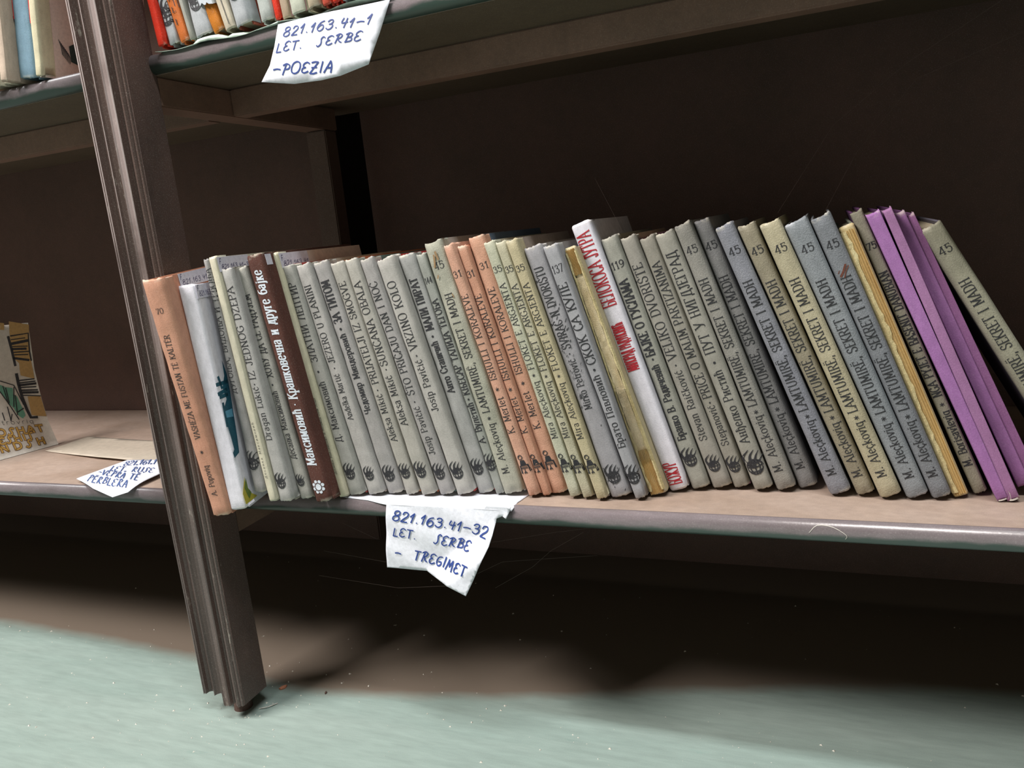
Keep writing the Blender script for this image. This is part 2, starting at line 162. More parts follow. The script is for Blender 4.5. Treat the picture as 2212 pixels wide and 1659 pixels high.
def extrude_profile(name, prof, x0, x1, m, parent=None, axis='X', closed=True, smooth=False, segs=1, jag=None):
    # prof: list of (a,b); axis X -> (y,z), axis Z -> (x,y)
    n = len(prof); V = []; F = []
    for s in range(segs+1):
        t = x0+(x1-x0)*s/segs
        for i, (a, b) in enumerate(prof):
            tt = t+(jag(i) if (jag and s == 0) else 0)
            V.append((tt, a, b) if axis == 'X' else (a, b, tt))
    for s in range(segs):
        for i in range(n if closed else n-1):
            j = (i+1) % n; F.append((s*n+i, s*n+j, (s+1)*n+j, (s+1)*n+i))
    if closed:
        F.append(tuple(range(n))[::-1]); F.append(tuple(range(segs*n, segs*n+n)))
    o = mesh(name, V, F, m, parent, smooth)
    bm = bmesh.new(); bm.from_mesh(o.data); bmesh.ops.recalc_face_normals(bm, faces=bm.faces); bm.to_mesh(o.data); bm.free()
    return o
# ---------------------------------------------------------------- stroke lettering (100 = cap height); '~' = smooth curve
G = {}
def g(ch, w, s): G[ch] = (w, s)
g(' ', 42, ''); g('.', 26, '*13,6,8'); g(',', 28, '14,8 8,-16'); g('-', 50, '4,42 46,42')
g('A', 74, '0,0 37,100|74,0 37,100|15,36 59,36')
g('B', 62, '10,0 10,100|~10,100 38,100 54,90 54,64 38,54 10,54|~38,54 60,44 62,12 40,0 10,0')
g('C', 66, '~64,78 54,98 30,102 8,80 2,50 8,20 30,-2 54,2 66,22'); g('D', 70, '10,0 10,100|~10,100 36,100 62,84 68,50 62,16 36,0 10,0')
g('E', 58, '10,0 10,100|10,100 54,100|10,0 58,0|10,53 44,53'); g('F', 56, '10,0 10,100|10,100 54,100|10,53 44,53')
g('G', 72, '~64,80 52,100 30,102 8,80 2,50 8,20 30,-2 54,2 66,14|66,42 66,10|46,42 70,42'); g('H', 72, '10,0 10,100|62,0 62,100|10,52 62,52')
g('I', 26, '13,0 13,100'); g('J', 44, '~34,100 34,60 34,18 24,-2 8,2 2,18|22,100 44,100'); g('K', 68, '10,0 10,100|10,46 60,100|26,60 66,0')
g('L', 54, '10,0 10,100|10,0 54,0'); g('M', 88, '10,0 12,100|78,0 76,100|12,100 44,18|76,100 44,18'); g('N', 74, '10,0 10,100|64,0 64,100|10,100 64,0')
g('O', 78, '~39,102 12,88 2,50 12,12 39,-2 66,12 76,50 66,88 39,102'); g('P', 60, '10,0 10,100|~10,100 42,100 58,88 58,62 42,50 10,50')
g('R', 66, '10,0 10,100|~10,100 42,100 56,90 56,64 42,54 10,54|34,54 64,0'); g('S', 56, '~50,80 42,98 24,102 6,88 8,64 28,53 48,42 54,20 42,2 22,-2 4,8 2,24')
g('T', 66, '33,0 33,100|2,100 64,100'); g('U', 74, '~10,100 10,60 12,16 36,-2 60,16 64,60 64,100'); g('V', 72, '2,100 36,0|70,100 36,0')
g('Y', 68, '2,100 34,46|66,100 34,46|34,46 34,0'); g('Z', 62, '4,100 58,100|58,100 4,0|4,0 60,0')
for a, b in (('Ë', 'E'), ): G[a] = (G[b][0], G[b][1]+'|*20,120,6|*42,120,6')
for a, b in (('Č', 'C'), ('Š', 'S'), ('Ž', 'Z')): G[a] = (G[b][0], G[b][1]+'|18,128 31,114|44,128 31,114')
for a, b in (('Ć', 'C'), ): G[a] = (G[b][0], G[b][1]+'|28,112 42,128')
for a, b in zip('АВЕКМНОРСТХЈУ', 'ABEKMHOPCTXJY'):
    if b == 'X': g('X', 70, '2,0 66,100|2,100 68,0')
    G[a] = G[b]
g('У', 68, '2,100 36,34|~66,100 40,30 26,0 8,0')
g('Б', 60, '10,0 10,100|10,100 54,100|~10,56 40,56 58,46 58,12 40,0 10,0'); g('Г', 54, '10,0 10,100|10,100 52,100')
g('Д', 76, '14,4 34,100|62,4 62,100|34,100 62,100|4,0 72,0|4,0 4,-20|72,0 72,-20'); g('Ж', 96, '48,0 48,100|2,100 48,50|94,100 48,50|2,0 48,50|94,0 48,50')
g('З', 56, '~4,82 16,100 40,100 50,78 38,56 20,54|~20,54 46,50 56,26 42,0 18,-2 2,16'); g('И', 74, '10,0 10,100|64,0 64,100|64,100 10,0')
g('Л', 72, '4,0 24,100|62,0 62,100|24,100 62,100'); g('Љ', 92, '4,0 22,100|50,0 50,100|22,100 50,100|~50,52 74,52 88,40 88,10 74,0 50,0')
g('Њ', 94, '10,0 10,100|52,0 52,100|10,52 52,52|~52,52 76,52 90,40 90,10 76,0 52,0'); g('П', 74, '10,0 10,100|64,0 64,100|10,100 64,100')
g('Ћ', 76, '28,0 28,100|2,100 58,100|~28,50 46,60 64,52 68,30 68,0'); g('Ч', 68, '58,0 58,100|~10,100 10,60 24,46 58,46'); g('Ђ', 78, '28,0 28,100|2,100 58,100|~28,50 48,60 66,50 68,20 50,-14')
g('a', 50, '~6,58 16,70 32,68 40,54 40,0|~40,42 18,38 4,26 6,6 20,-2 40,12'); g('b', 54, '8,0 8,100|~8,60 26,70 46,58 50,35 44,8 26,-2 8,8')
g('c', 48, '~44,56 32,70 14,64 3,35 14,4 32,-2 46,12'); g('d', 54, '46,0 46,100|~46,60 28,70 8,58 3,35 8,8 28,-2 46,10')
g('e', 50, '~3,38 46,38 42,60 26,71 8,60 3,36 10,6 28,-2 45,10'); g('g', 52, '44,66 44,-10|~44,60 28,70 8,58 3,38 10,14 28,8 44,18|~44,-10 36,-28 12,-26')
g('i', 24, '12,0 12,68|*12,90,7'); g('j', 24, '~14,68 14,0 8,-24 -4,-26|*13,90,7'); g('k', 52, '8,0 8,100|8,30 44,68|20,40 50,0'); g('l', 22, '11,0 11,100')
g('m', 80, '8,0 8,68|~8,54 22,70 38,60 40,0|~40,54 56,70 72,60 72,0'); g('n', 54, '8,0 8,68|~8,52 26,70 44,60 46,0'); g('o', 54, '~27,70 6,58 3,34 8,8 27,-2 46,8 51,34 46,58 27,70')
g('p', 54, '8,-30 8,68|~8,58 26,70 46,60 50,35 44,8 26,-2 8,10'); g('q', 54, '46,-30 46,68|~46,58 28,70 8,60 3,35 10,8 28,-2 46,10'); g('r', 38, '8,0 8,68|~8,46 20,68 36,66')
g('s', 42, '~38,58 26,70 8,64 6,50 22,38 38,26 36,6 20,-2 3,8'); g('t', 36, '~14,92 14,40 16,6 24,-2 34,8|2,66 32,66'); g('v', 50, '2,68 25,0|48,68 25,0'); g('u', 54, '~8,68 8,14 22,-2 44,14|46,68 46,0')
for a, b in (('č', 'c'),): G[a] = (G[b][0], G[b][1]+'|14,98 26,84|38,98 26,84')
G['ć'] = (48, G['c'][1]+'|22,82 36,98'); G['ç'] = (48, G['c'][1]+'|26,-2 22,-24'); G['đ'] = (54, G['d'][1]+'|28,84 56,84')
for a, b in zip('аеорсјухі', 'aeopcjyxi'):
    if b == 'y': g('y', 50, '2,68 26,4|~48,68 28,0 14,-28 2,-28')
    if b == 'x': g('x', 50, '2,0 46,68|2,68 48,0')
    G[a] = G[b]
g('б', 54, '~48,98 20,92 4,60 4,30 14,2 30,-2 48,12 50,36 40,58 24,62 8,50'); g('в', 50, '8,0 8,68|~8,68 32,68 42,58 36,40 8,36|~30,37 46,28 44,6 28,0 8,0')
g('г', 40, '8,0 8,68|8,68 38,68'); g('д', 56, '12,4 24,68|44,4 44,68|24,68 44,68|2,0 54,0|2,0 2,-16|54,0 54,-16'); g('ђ', 56, '12,0 12,100|2,84 36,84|~12,50 30,68 46,58 48,10 34,-24')
g('ж', 72, '36,0 36,68|2,68 36,34|70,68 36,34|2,0 36,34|70,0 36,34'); g('з', 42, '~4,56 16,70 34,64 34,44 16,36|~16,36 38,34 38,6 20,-2 2,8'); g('и', 56, '8,0 8,68|48,0 48,68|48,68 8,0')
g('к', 52, '8,0 8,68|8,32 42,68|20,40 48,0'); g('л', 54, '2,0 18,68|46,0 46,68|18,68 46,68'); g('љ', 70, '2,0 14,68|38,0 38,68|14,68 38,68|~38,36 58,36 66,26 64,4 38,0')
g('м', 66, '8,0 8,68|58,0 58,68|8,68 33,10|58,68 33,10'); g('н', 56, '8,0 8,68|48,0 48,68|8,35 48,35'); g('т', 48, '24,0 24,68|2,68 46,68'); g('ћ', 56, '12,0 12,100|2,84 36,84|~12,50 30,68 46,58 48,0')
g('ч', 50, '42,0 42,68|~8,68 8,40 20,30 42,32'); g('ш', 78, '8,0 8,68|39,0 39,68|70,0 70,68|8,0 70,0'); g('џ', 56, '8,0 8,68|48,0 48,68|8,0 48,0|28,0 28,-16')
g('0', 60, '~30,102 8,86 2,50 8,14 30,-2 52,14 58,50 52,86 30,102'); g('1', 40, '~4,80 18,88 24,100|24,0 24,100'); g('2', 58, '~6,76 14,98 36,100 50,82 44,56 22,30 4,0|4,0 56,0')
g('3', 56, '~6,84 20,100 42,98 48,76 36,56 20,54|~20,54 46,50 54,26 40,0 18,-2 2,14'); g('4', 60, '44,0 44,100|44,100 2,28|2,28 58,28'); g('5', 56, '12,100 50,100|12,100 8,56|~8,56 28,66 50,52 52,24 38,0 16,-2 2,12')
g('6', 58, '~48,98 20,84 4,50 6,18 28,-2 50,12 54,36 42,58 22,56 6,36'); g('7', 56, '4,100 54,100|54,100 20,0'); g('8', 58, '~29,54 8,68 10,92 29,101 48,92 50,68 29,54 6,40 4,12 29,-2 54,12 52,40 29,54'); g('9', 58, '~10,2 38,14 54,50 50,84 30,102 8,88 4,62 16,44 36,44 52,64')
HG = {'E': (56, '~56,88 34,102 10,86 10,60 30,52|~30,52 6,42 6,12 30,-2 58,12'), '1': (36, '0,60 26,100|26,100 18,0'), '4': (54, '~12,98 4,50 52,54|42,92 34,0'),
      'Z': (62, '~4,94 30,100 56,96|56,96 6,2|~6,2 34,-2 62,6|12,50 52,52'), 'A': (66, '2,0 34,100|~34,100 50,60 56,0|12,40 56,42'), '-': (62, '~2,44 30,50 60,44'),
      'M': (80, '~4,0 12,60 16,100|16,100 38,36|~38,36 56,90 62,102|62,102 74,0'), 'G': (62, '~52,92 24,88 6,50 10,12 32,-2 54,14 52,38 26,34'), 'P': (62, '~2,92 30,106 60,86 54,56 24,52|26,98 14,0'),
      'B': (62, '~2,92 30,106 56,86 46,60 22,54|~22,54 56,44 56,10 8,2|24,98 12,0'), 'R': (66, '~2,90 30,106 54,86 44,58 20,52|24,98 10,0|~24,50 42,16 62,2'), 'S': (60, '~60,88 44,104 28,84 34,50 34,16 14,-6 0,10')}
def strokes_of(ch, hand=False):
    w, s = (HG if hand and ch in HG else G).get(ch, G[' ']); res = []; dots = []
    for p in s.split('|'):
        if not p: continue
        if p[0] == '*':
            x, y, r = [float(v) for v in p[1:].split(',')]; dots.append((x, y, r)); continue
        cv = p[0] == '~'
        P = [tuple(float(v) for v in q.split(',')) for q in p.lstrip('~').split()]
        res.append((cv, smooth_pts(P) if cv else P))
    return w, res, dots
def smooth_pts(P, n=3):
    if len(P) < 3: return list(P)
    out = []; closed = P[0] == P[-1]
    for i in range(len(P)-1):
        p0 = P[i-1] if i else (P[-2] if closed else P[0]); p1, p2 = P[i], P[i+1]
        p3 = P[i+2] if i+2 < len(P) else (P[1] if closed else P[-1])
        for k in range(n):
            t = k/n
            out.append(tuple(.5*((2*p1[j])+(-p0[j]+p2[j])*t+(2*p0[j]-5*p1[j]+4*p2[j]-p3[j])*t*t+(-p0[j]+3*p1[j]-3*p2[j]+p3[j])*t**3) for j in range(len(p1))))
    out.append(P[-1]); return out
class Ink:
    """collects flat strokes in a 2D surface space; build() lays them on a surface through a mapping function"""
    def __init__(s): s.V = []; s.F = []
    def ribbon(s, P, w, contrast=0, taper=False):
        P = [p for i, p in enumerate(P) if i == 0 or math.dist(p, P[i-1]) > 1e-7]
        if len(P) < 2: return
        if s.seg:
            Q = [P[0]]
            for a, c in zip(P, P[1:]):
                k = max(1, math.ceil(math.dist(a, c)/s.seg)); Q += [(a[0]+(c[0]-a[0])*i/k, a[1]+(c[1]-a[1])*i/k) for i in range(1, k+1)]
            P = Q
        b = len(s.V); n = len(P)
        for i, p in enumerate(P):
            a = P[max(0, i-1)]; c = P[min(n-1, i+1)]; dx, dy = c[0]-a[0], c[1]-a[1]; L = math.hypot(dx, dy) or 1
            ww = w*(1-contrast+contrast*s.vert(dx, dy, L)); ex = ey = 0
            if taper: ww *= (1-.85*i/(n-1))
            if i == 0: ex, ey = -dx/L*ww*.6, -dy/L*ww*.6
            if i == n-1: ex, ey = dx/L*ww*.6, dy/L*ww*.6
            s.V += [(p[0]+ex-dy/L*ww, p[1]+ey+dx/L*ww), (p[0]+ex+dy/L*ww, p[1]+ey-dx/L*ww)]
        for i in range(n-1): s.F.append((b+2*i, b+2*i+1, b+2*i+3, b+2*i+2))
    up = (0, 1); seg = 0
    def vert(s, dx, dy, L): return abs(dx*s.up[0]+dy*s.up[1])/L
    def disc(s, x, y, r, n=10):
        b = len(s.V); s.V += [(x+r*math.cos(6.2832*i/n), y+r*math.sin(6.2832*i/n)) for i in range(n)]; s.F.append(tuple(range(b, b+n)))
    def ring(s, x, y, r, w, n=16): s.ribbon([(x+r*math.cos(6.2832*i/n), y+r*math.sin(6.2832*i/n)) for i in range(n+1)], w)
    def poly(s, P):
        r = delaunay_2d_cdt([Vector(p) for p in P], [], [list(range(len(P)))], 1, 1e-6)
        b = len(s.V); s.V += [tuple(v) for v in r[0]]; s.F += [tuple(b+i for i in f) for f in r[2]]
    def text(s, txt, org, along, up, h, width=None, wt=.055, serif=True, italic=0, jitter=0, contrast=.45):
        """org start of baseline, along/up unit vectors, width = total run length (letters are spread to it)"""
        hand = not serif; tot = sum(strokes_of(c, hand)[0]+16 for c in txt)-16; k = h/100
        kx = width/tot if width else k
        s.up = up; x = 0
        rnd = random.Random(len(txt)*7+int(abs(org[0])*1e4))
        for c in txt:
            w, st, dots = strokes_of(c, hand); jy = rnd.uniform(-1, 1)*jitter; js = rnd.uniform(-1, 1)*jitter
            gx = min(kx, k*1.5); pad = (kx-gx)*w/2    # keep letter shapes, spread the spaces
            def T(p):
                X = x*kx+pad+(p[0]+italic*p[1]/max(.4, gx/k)*1.0)*gx; Y = p[1]*k*(1+js*.1)+jy*k*8
                return (org[0]+along[0]*X+up[0]*Y, org[1]+along[1]*X+up[1]*Y)
            ends = {}
            for cv, P in st:
                for q in (P[0], P[-1]): ends[q] = ends.get(q, 0)+1
            for cv, P in st:
                s.ribbon([T(p) for p in P], h*wt, contrast)
                if serif and not cv and len(P) == 2:
                    (x0, y0), (x1, y1) = P
                    if abs(y1-y0) > 40:
                        sl = abs(x1-x0) > 12
                        for q, o in ((P[0], P[1]), (P[1], P[0])):
                            if sl and ends[q] > 1: continue
                            if 15 < q[1] < 60: continue
                            s.ribbon([T((q[0]-11, q[1])), T((q[0]+11, q[1]))], h*wt*.62)
                    elif abs(y1-y0) < 3 and (y0 >= 60 or y0 <= 3):
                        for q in (P[0], P[1]):
                            if ends[q] == 1 and w > 40 and q[1] in (100, 68, 0): s.ribbon([T(q), T((q[0], q[1]-16 if q[1] > 50 else q[1]+16))], h*wt*.62)
            for dx, dy, r in dots:
                p = T((dx, dy)); s.disc(p[0], p[1], max(r*k, h*wt*1.05), 8)
            x += w+16
    def build(s, name, fn, m, parent=None): return mesh(name, [fn(*v) for v in s.V], s.F, m, parent)
def star(ink, x, y, r, w):
    for k in range(3): a = math.radians(60*k+30); ink.ribbon([(x-r*math.cos(a), y-r*math.sin(a)), (x+r*math.cos(a), y+r*math.sin(a))], w)
def globe_hand(ink, cx, z0, s, rnd):
    w = s*.026; R = s*.31; cz = z0+R
    ink.ring(cx, cz, R, w)
    for k in (-.5, .1, .55): hw = math.sqrt(1-k*k)*R; ink.ribbon(smooth_pts([(cx-hw, cz+k*R), (cx, cz+k*R-.18*R), (cx+hw, cz+k*R)]), w)
    for k in (-.5, 0, .5): ink.ribbon(smooth_pts([(cx+k*R*.5, cz-R), (cx+k*R*1.3, cz), (cx+k*R*.6, cz+R*.8)]), w)
    ink.poly([(cx-R*1.1, cz+R*.55), (cx-R*.75, cz+R*.2), (cx-R*.1, cz-R*.2), (cx+R*.3, cz+R*.05), (cx+R*.1, cz+R*.35), (cx+R*.75, cz+R*.75), (cx-R*.2, cz+R*1.05), (cx-R*.2, cz+R*.6), (cx-R*.6, cz+R*.75), (cx-R*1.05, cz+R*.85)])
    for i, (a, b, c) in enumerate((((-.95, .6), (-1.1, 1.5), (-.1, 2.35)), ((-.3, .9), (-.1, 1.6), (.55, 2.2)), ((.3, .85), (.6, 1.4), (1.05, 1.9)), ((.75, .6), (1.1, .9), (1.4, 1.3)))):
        ink.ribbon(smooth_pts([(cx+a[0]*R, cz+a[1]*R), (cx+b[0]*R, cz+b[1]*R), (cx+c[0]*R, cz+c[1]*R)], 4), R*(.26-.04*i), 0, True)
def child_mark(ink, cx, z0, s):
    w = s*.022; u = s/10
    ink.ring(cx-.6*u, z0+8.6*u, 1.1*u, w); ink.poly([(cx-1.8*u, z0+8.4*u), (cx-1.5*u, z0+9.8*u), (cx-.2*u, z0+10*u), (cx-.8*u, z0+9.3*u)])
    ink.poly([(cx-1.2*u, z0+7*u), (cx+1*u, z0+7*u), (cx+1.6*u, z0+4.6*u), (cx-1.7*u, z0+4.4*u)])
    ink.ribbon([(cx-2.2*u, z0+4.2*u), (cx+2.2*u, z0+4.3*u)], w*1.2); ink.ribbon([(cx-2.0*u, z0+4.2*u), (cx-2.0*u, z0+.6*u)], w*1.6); ink.ribbon([(cx+2.1*u, z0+4.2*u), (cx+2.6*u, z0+1*u)], w*1.6)
    for i in range(5): ink.ribbon([(cx-1.4*u+i*.65*u, z0+3.4*u), (cx-1.1*u+i*.65*u, z0+2.6*u)], w)
    ink.disc(cx-2*u, z0+.7*u, .55*u); ink.disc(cx+2.6*u, z0+1*u, .45*u); ink.ribbon([(cx-.5*u, z0+.3*u), (cx, z0+1.1*u), (cx+.6*u, z0+.3*u)], w*1.4); ink.ribbon([(cx, z0+2.2*u), (cx, z0+1.5*u)], w)
# ---------------------------------------------------------------- shared materials
M = {}
M['ink'] = mat('black_ink', (.022, .022, .027, 1), .6); M['ink_soft'] = mat('faded_ink', (.05, .05, .055, 1), .7)
M['red_ink'] = mat('red_ink', srgb(178, 28, 44), .5); M['white_ink'] = mat('white_ink', srgb(214, 222, 232), .6)
M['pen'] = mat('blue_pen', srgb(38, 66, 140), .5); M['pen_pale'] = mat('pale_blue_pen', srgb(74, 96, 150), .6); M['pen_violet'] = mat('violet_pen', srgb(70, 66, 110), .6)
M['pages'] = mat('page_paper', srgb(196, 184, 158), .9, srgb(160, 145, 115), .6, 60, (1, .05, 1), .5, 900, (8, .2, .2))
M['sticker'] = mat('sticker_paper', srgb(214, 212, 226), .6)
M['label'] = mat('label_paper', srgb(238, 240, 250), .55, srgb(222, 228, 236), .5, 25)
brown = srgb(92, 76, 70)
M['frame'] = mat('brown_enamel', srgb(128, 100, 86), .42, srgb(98, 78, 66), .7, 18, (1, 1, 1), .25, 60, spec=.5, spots=srgb(120, 104, 92), spot_thr=.72)
M['panel'] = mat('brown_hardboard', srgb(92, 68, 60), .6, srgb(74, 56, 48), .7, 9, (1, 1, 1), .2, 300)
M['shelf'] = mat('worn_shelf_top', srgb(176, 156, 143), .5, srgb(150, 128, 112), .8, 14, (.6, 1, 1), .15, 200, spots=srgb(200, 186, 172), spot_scale=90, spot_thr=.66, spec=.5)
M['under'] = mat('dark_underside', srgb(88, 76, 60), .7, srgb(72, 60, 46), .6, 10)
M['upright'] = mat('dark_upright', srgb(98, 78, 68), .6, srgb(80, 64, 56), .6, 12)
M['nose'] = mat('glossy_brown_edge', srgb(138, 124, 124), .36, srgb(108, 96, 94), .7, 25, (.25, 1, 1), .12, 250, spec=.7, spots=srgb(150, 140, 138), spot_scale=60, spot_thr=.7)
M['post'] = mat('dusty_brown_moulding', srgb(96, 78, 72), .27, srgb(60, 50, 46), .8, 16, (1, 1, .2), .35, 120, (1, 1, .5), spec=.6, spots=srgb(150, 142, 132), spot_scale=200, spot_thr=.62, grit=.16)
M['postside'] = mat('brown_post_side', srgb(94, 74, 68), .5, srgb(66, 54, 50), .8, 20, (1, 1, .5), .35, 160, spec=.45, spots=srgb(140, 128, 120), spot_scale=220, spot_thr=.66, grit=.25)
M['dust'] = mat('dust', srgb(232, 228, 216), .9)
# ---------------------------------------------------------------- floor and wall
def grid_plane(name, x0, x1, y0, y1, z, m):
    return mesh(name, [(x0, y0, z), (x1, y0, z), (x1, y1, z), (x0, y1, z)], [(0, 1, 2, 3)], m)
ZF = -.22
fm = mat('teal_floor_paint', srgb(156, 172, 165), .5, srgb(143, 162, 155), .7, 7, (.35, 2.2, 1), .12, 90, (.3, 1, 1), spec=.35, spots=srgb(132, 158, 150), spot_scale=9, spot_thr=.66, grit=.08)
def paint_edge(m):
    # old teal paint ends in a wavy line under the bookcase; behind it the bare brown floor shows
    nt = m.node_tree; N = nt.nodes; K = nt.links; b = N['Principled BSDF']; teal_out = b.inputs['Base Color'].links[0].from_socket
    g = N.new('ShaderNodeNewGeometry'); s = N.new('ShaderNodeSeparateXYZ'); K.new(g.outputs['Position'], s.inputs[0])
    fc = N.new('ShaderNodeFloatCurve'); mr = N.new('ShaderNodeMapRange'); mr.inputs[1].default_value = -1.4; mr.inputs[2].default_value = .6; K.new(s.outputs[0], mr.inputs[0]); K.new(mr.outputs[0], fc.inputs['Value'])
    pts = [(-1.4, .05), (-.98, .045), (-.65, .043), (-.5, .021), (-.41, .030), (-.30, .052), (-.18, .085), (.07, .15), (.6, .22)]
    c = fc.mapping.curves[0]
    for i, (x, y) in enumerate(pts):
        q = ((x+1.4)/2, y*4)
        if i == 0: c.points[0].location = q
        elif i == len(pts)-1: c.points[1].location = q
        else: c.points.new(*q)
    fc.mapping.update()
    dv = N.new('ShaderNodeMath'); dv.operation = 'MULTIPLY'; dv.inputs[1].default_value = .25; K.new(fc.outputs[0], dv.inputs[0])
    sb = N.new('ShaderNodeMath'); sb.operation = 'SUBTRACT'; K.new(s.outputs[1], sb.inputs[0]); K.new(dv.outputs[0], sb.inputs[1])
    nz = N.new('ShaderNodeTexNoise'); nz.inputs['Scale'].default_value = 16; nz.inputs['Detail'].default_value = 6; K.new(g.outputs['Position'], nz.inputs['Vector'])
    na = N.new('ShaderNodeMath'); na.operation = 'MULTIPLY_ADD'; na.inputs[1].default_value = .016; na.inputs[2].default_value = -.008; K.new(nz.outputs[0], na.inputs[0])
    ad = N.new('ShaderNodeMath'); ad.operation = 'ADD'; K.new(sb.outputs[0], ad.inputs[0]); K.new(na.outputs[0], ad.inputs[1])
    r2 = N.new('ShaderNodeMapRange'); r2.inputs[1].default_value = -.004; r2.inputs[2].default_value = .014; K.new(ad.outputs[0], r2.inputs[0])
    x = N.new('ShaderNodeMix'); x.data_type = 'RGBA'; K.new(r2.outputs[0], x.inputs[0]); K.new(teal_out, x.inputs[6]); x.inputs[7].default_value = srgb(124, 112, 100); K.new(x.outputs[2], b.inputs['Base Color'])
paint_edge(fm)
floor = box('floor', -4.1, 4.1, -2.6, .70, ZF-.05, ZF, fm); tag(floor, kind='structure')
wm = mat('dark_wall_plaster', srgb(60, 50, 46), .9, srgb(44, 38, 34), .6, 5)
wall = box('wall_back', -4, 4, .62, .70, ZF, 3.0, wm); tag(wall, kind='structure')
rw = mat('pale_room_plaster', srgb(222, 214, 204), .9, srgb(212, 204, 194), .6, 3)
tag(box('wall_front', -4, 4, -2.6, -2.5, ZF, 2.6, rw), kind='structure'); tag(box('wall_left', -4.1, -4, -2.6, .70, ZF, 2.6, rw), kind='structure')
tag(box('wall_right', 4, 4.1, -2.6, .70, ZF, 2.6, rw), kind='structure'); tag(box('ceiling', -4.1, 4.1, -2.6, .70, 2.6, 2.7, rw), kind='structure')
# ---------------------------------------------------------------- bookcase
case = empty('bookcase', (-.54, .15, ZF)); case_inv = Vector((.54, -.15, -ZF))
tag(case, 'brown painted bookcase with fluted post and long rounded shelves on teal floor', 'bookcase')
def part(o, parent=None):
    o.parent = parent or case
    if not parent: o.location = case_inv
    return o
XP = -.5146; PITCH = .385
NM = {}
def nose_mat(z0):
    if z0 in NM: return NM[z0]
    m = mat('edge_paint', srgb(130, 120, 124), .28, srgb(102, 94, 94), .7, 25, (.25, 1, 1), .12, 250, spec=.7, spots=srgb(150, 140, 138), spot_scale=60, spot_thr=.7); NM[z0] = m
    nt = m.node_tree; N = nt.nodes; K = nt.links; b = N['Principled BSDF']; src = b.inputs['Base Color'].links[0].from_socket
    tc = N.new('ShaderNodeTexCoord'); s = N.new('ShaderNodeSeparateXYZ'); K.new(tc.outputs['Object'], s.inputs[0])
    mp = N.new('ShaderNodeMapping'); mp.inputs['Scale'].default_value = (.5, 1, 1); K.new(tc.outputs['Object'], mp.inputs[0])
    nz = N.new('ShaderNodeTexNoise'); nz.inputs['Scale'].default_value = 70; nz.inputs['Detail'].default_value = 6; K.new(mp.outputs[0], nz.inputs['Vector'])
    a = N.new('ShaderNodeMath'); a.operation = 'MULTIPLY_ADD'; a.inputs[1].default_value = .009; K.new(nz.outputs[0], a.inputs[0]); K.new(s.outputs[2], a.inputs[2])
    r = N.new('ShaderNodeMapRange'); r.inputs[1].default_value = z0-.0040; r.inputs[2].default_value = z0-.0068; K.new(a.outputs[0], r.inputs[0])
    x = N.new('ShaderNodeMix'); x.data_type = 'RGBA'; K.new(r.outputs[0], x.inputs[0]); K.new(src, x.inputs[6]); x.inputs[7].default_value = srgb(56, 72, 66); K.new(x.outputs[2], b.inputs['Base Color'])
    return m
def shelf(z, x0, x1):
    s = part(box('shelf_board', x0, x1, 0, .307, z-.016, z, M['shelf'] if z < .3 else M['shelf']))
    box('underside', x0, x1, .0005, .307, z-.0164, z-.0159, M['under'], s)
    # rounded glossy nosing along the front edge
    pr = [(.0004, 0)]+[(-.0062*math.sin(math.radians(a)), -.008+.008*math.cos(math.radians(a))) for a in range(12, 180, 12)]+[(.0004, -.016)]
    e = extrude_profile('shelf_nosing', [(a, z+b) for a, b in pr], x0, x1, nose_mat(z), s, smooth=True, segs=1)
    return s
for z in (0, PITCH, 2*PITCH):
    shelf(z, -1.75, -.541); shelf(z, -.539, 1.45)
for z in (0, PITCH, 2*PITCH):
    for x0, x1 in ((-1.75, XP-.03), (XP, 1.45)):
        part(box('cross_rail', x0, x1, .088, .106, z-.041, z-.0165, M['frame'], bev=.0012))
    part(box('side_rail', XP-.028, XP, .0, .262, z-.041, z-.0165, M['frame'], bev=.0012))
for z0, z1 in ((.0005, PITCH-.0415), (PITCH+.0005, 2*PITCH-.0415)):
    up = part(box('rear_upright', XP-.026, XP, .236, .2585, z0, z1, M['upright'], bev=.0012))
# back panels, one per bay and level; they stop above the floor
for z0, z1 in ((-.187, .382), (.388, 1.1)):
    part(box('back_panel', -1.75, -.566, .309, .315, z0, z1, M['panel'], bev=.002))
    part(box('back_panel', XP+.002, 1.45, .309, .315, z0, z1, M['panel'], bev=.002))
part(box('end_panel', -1.77, -1.75, 0, .315, ZF, 1.1, M['panel'])); part(box('end_panel', 1.45, 1.47, 0, .315, ZF, 1.1, M['panel']))
part(box('top_board', -1.77, 1.47, 0, .315, 1.1, 1.12, M['panel']))
# fluted post: plan profile, x to the left of the right face, y forwards
pf = [(0, 0), (0, -.0320), (-.0008, -.0331), (-.0022, -.0333), (-.0032, -.0322), (-.0040, -.0333), (-.0052, -.0345), (-.0068, -.0345), (-.0080, -.0335), (-.0088, -.0312), (-.0110, -.0308),
      (-.0122, -.0322), (-.0128, -.0356), (-.0138, -.0366), (-.0150, -.0359), (-.0190, -.0357), (-.0203, -.0366), (-.0213, -.0358), (-.0222, -.0322), (-.0238, -.0272), (-.0262, -.0256),
      (-.0300, -.0250), (-.0335, -.0257), (-.0362, -.0274), (-.0378, -.0292), (-.0388, -.0288), (-.0398, -.0262), (-.0420, -.0244), (-.0448, -.0246), (-.0466, -.0268), (-.0476, -.0296), (-.0484, -.0302), (-.0490, -.0294), (-.0496, -.0294), (-.0503, -.0303),
      (-.0512, -.0298), (-.0518, -.0285), (-.0522, 0)]
rj = random.Random(3); jg = [rj.uniform(-.0012, .0012)+(.0035 if p[0] < -.024 else 0) for p in pf]; jg[0] = 0
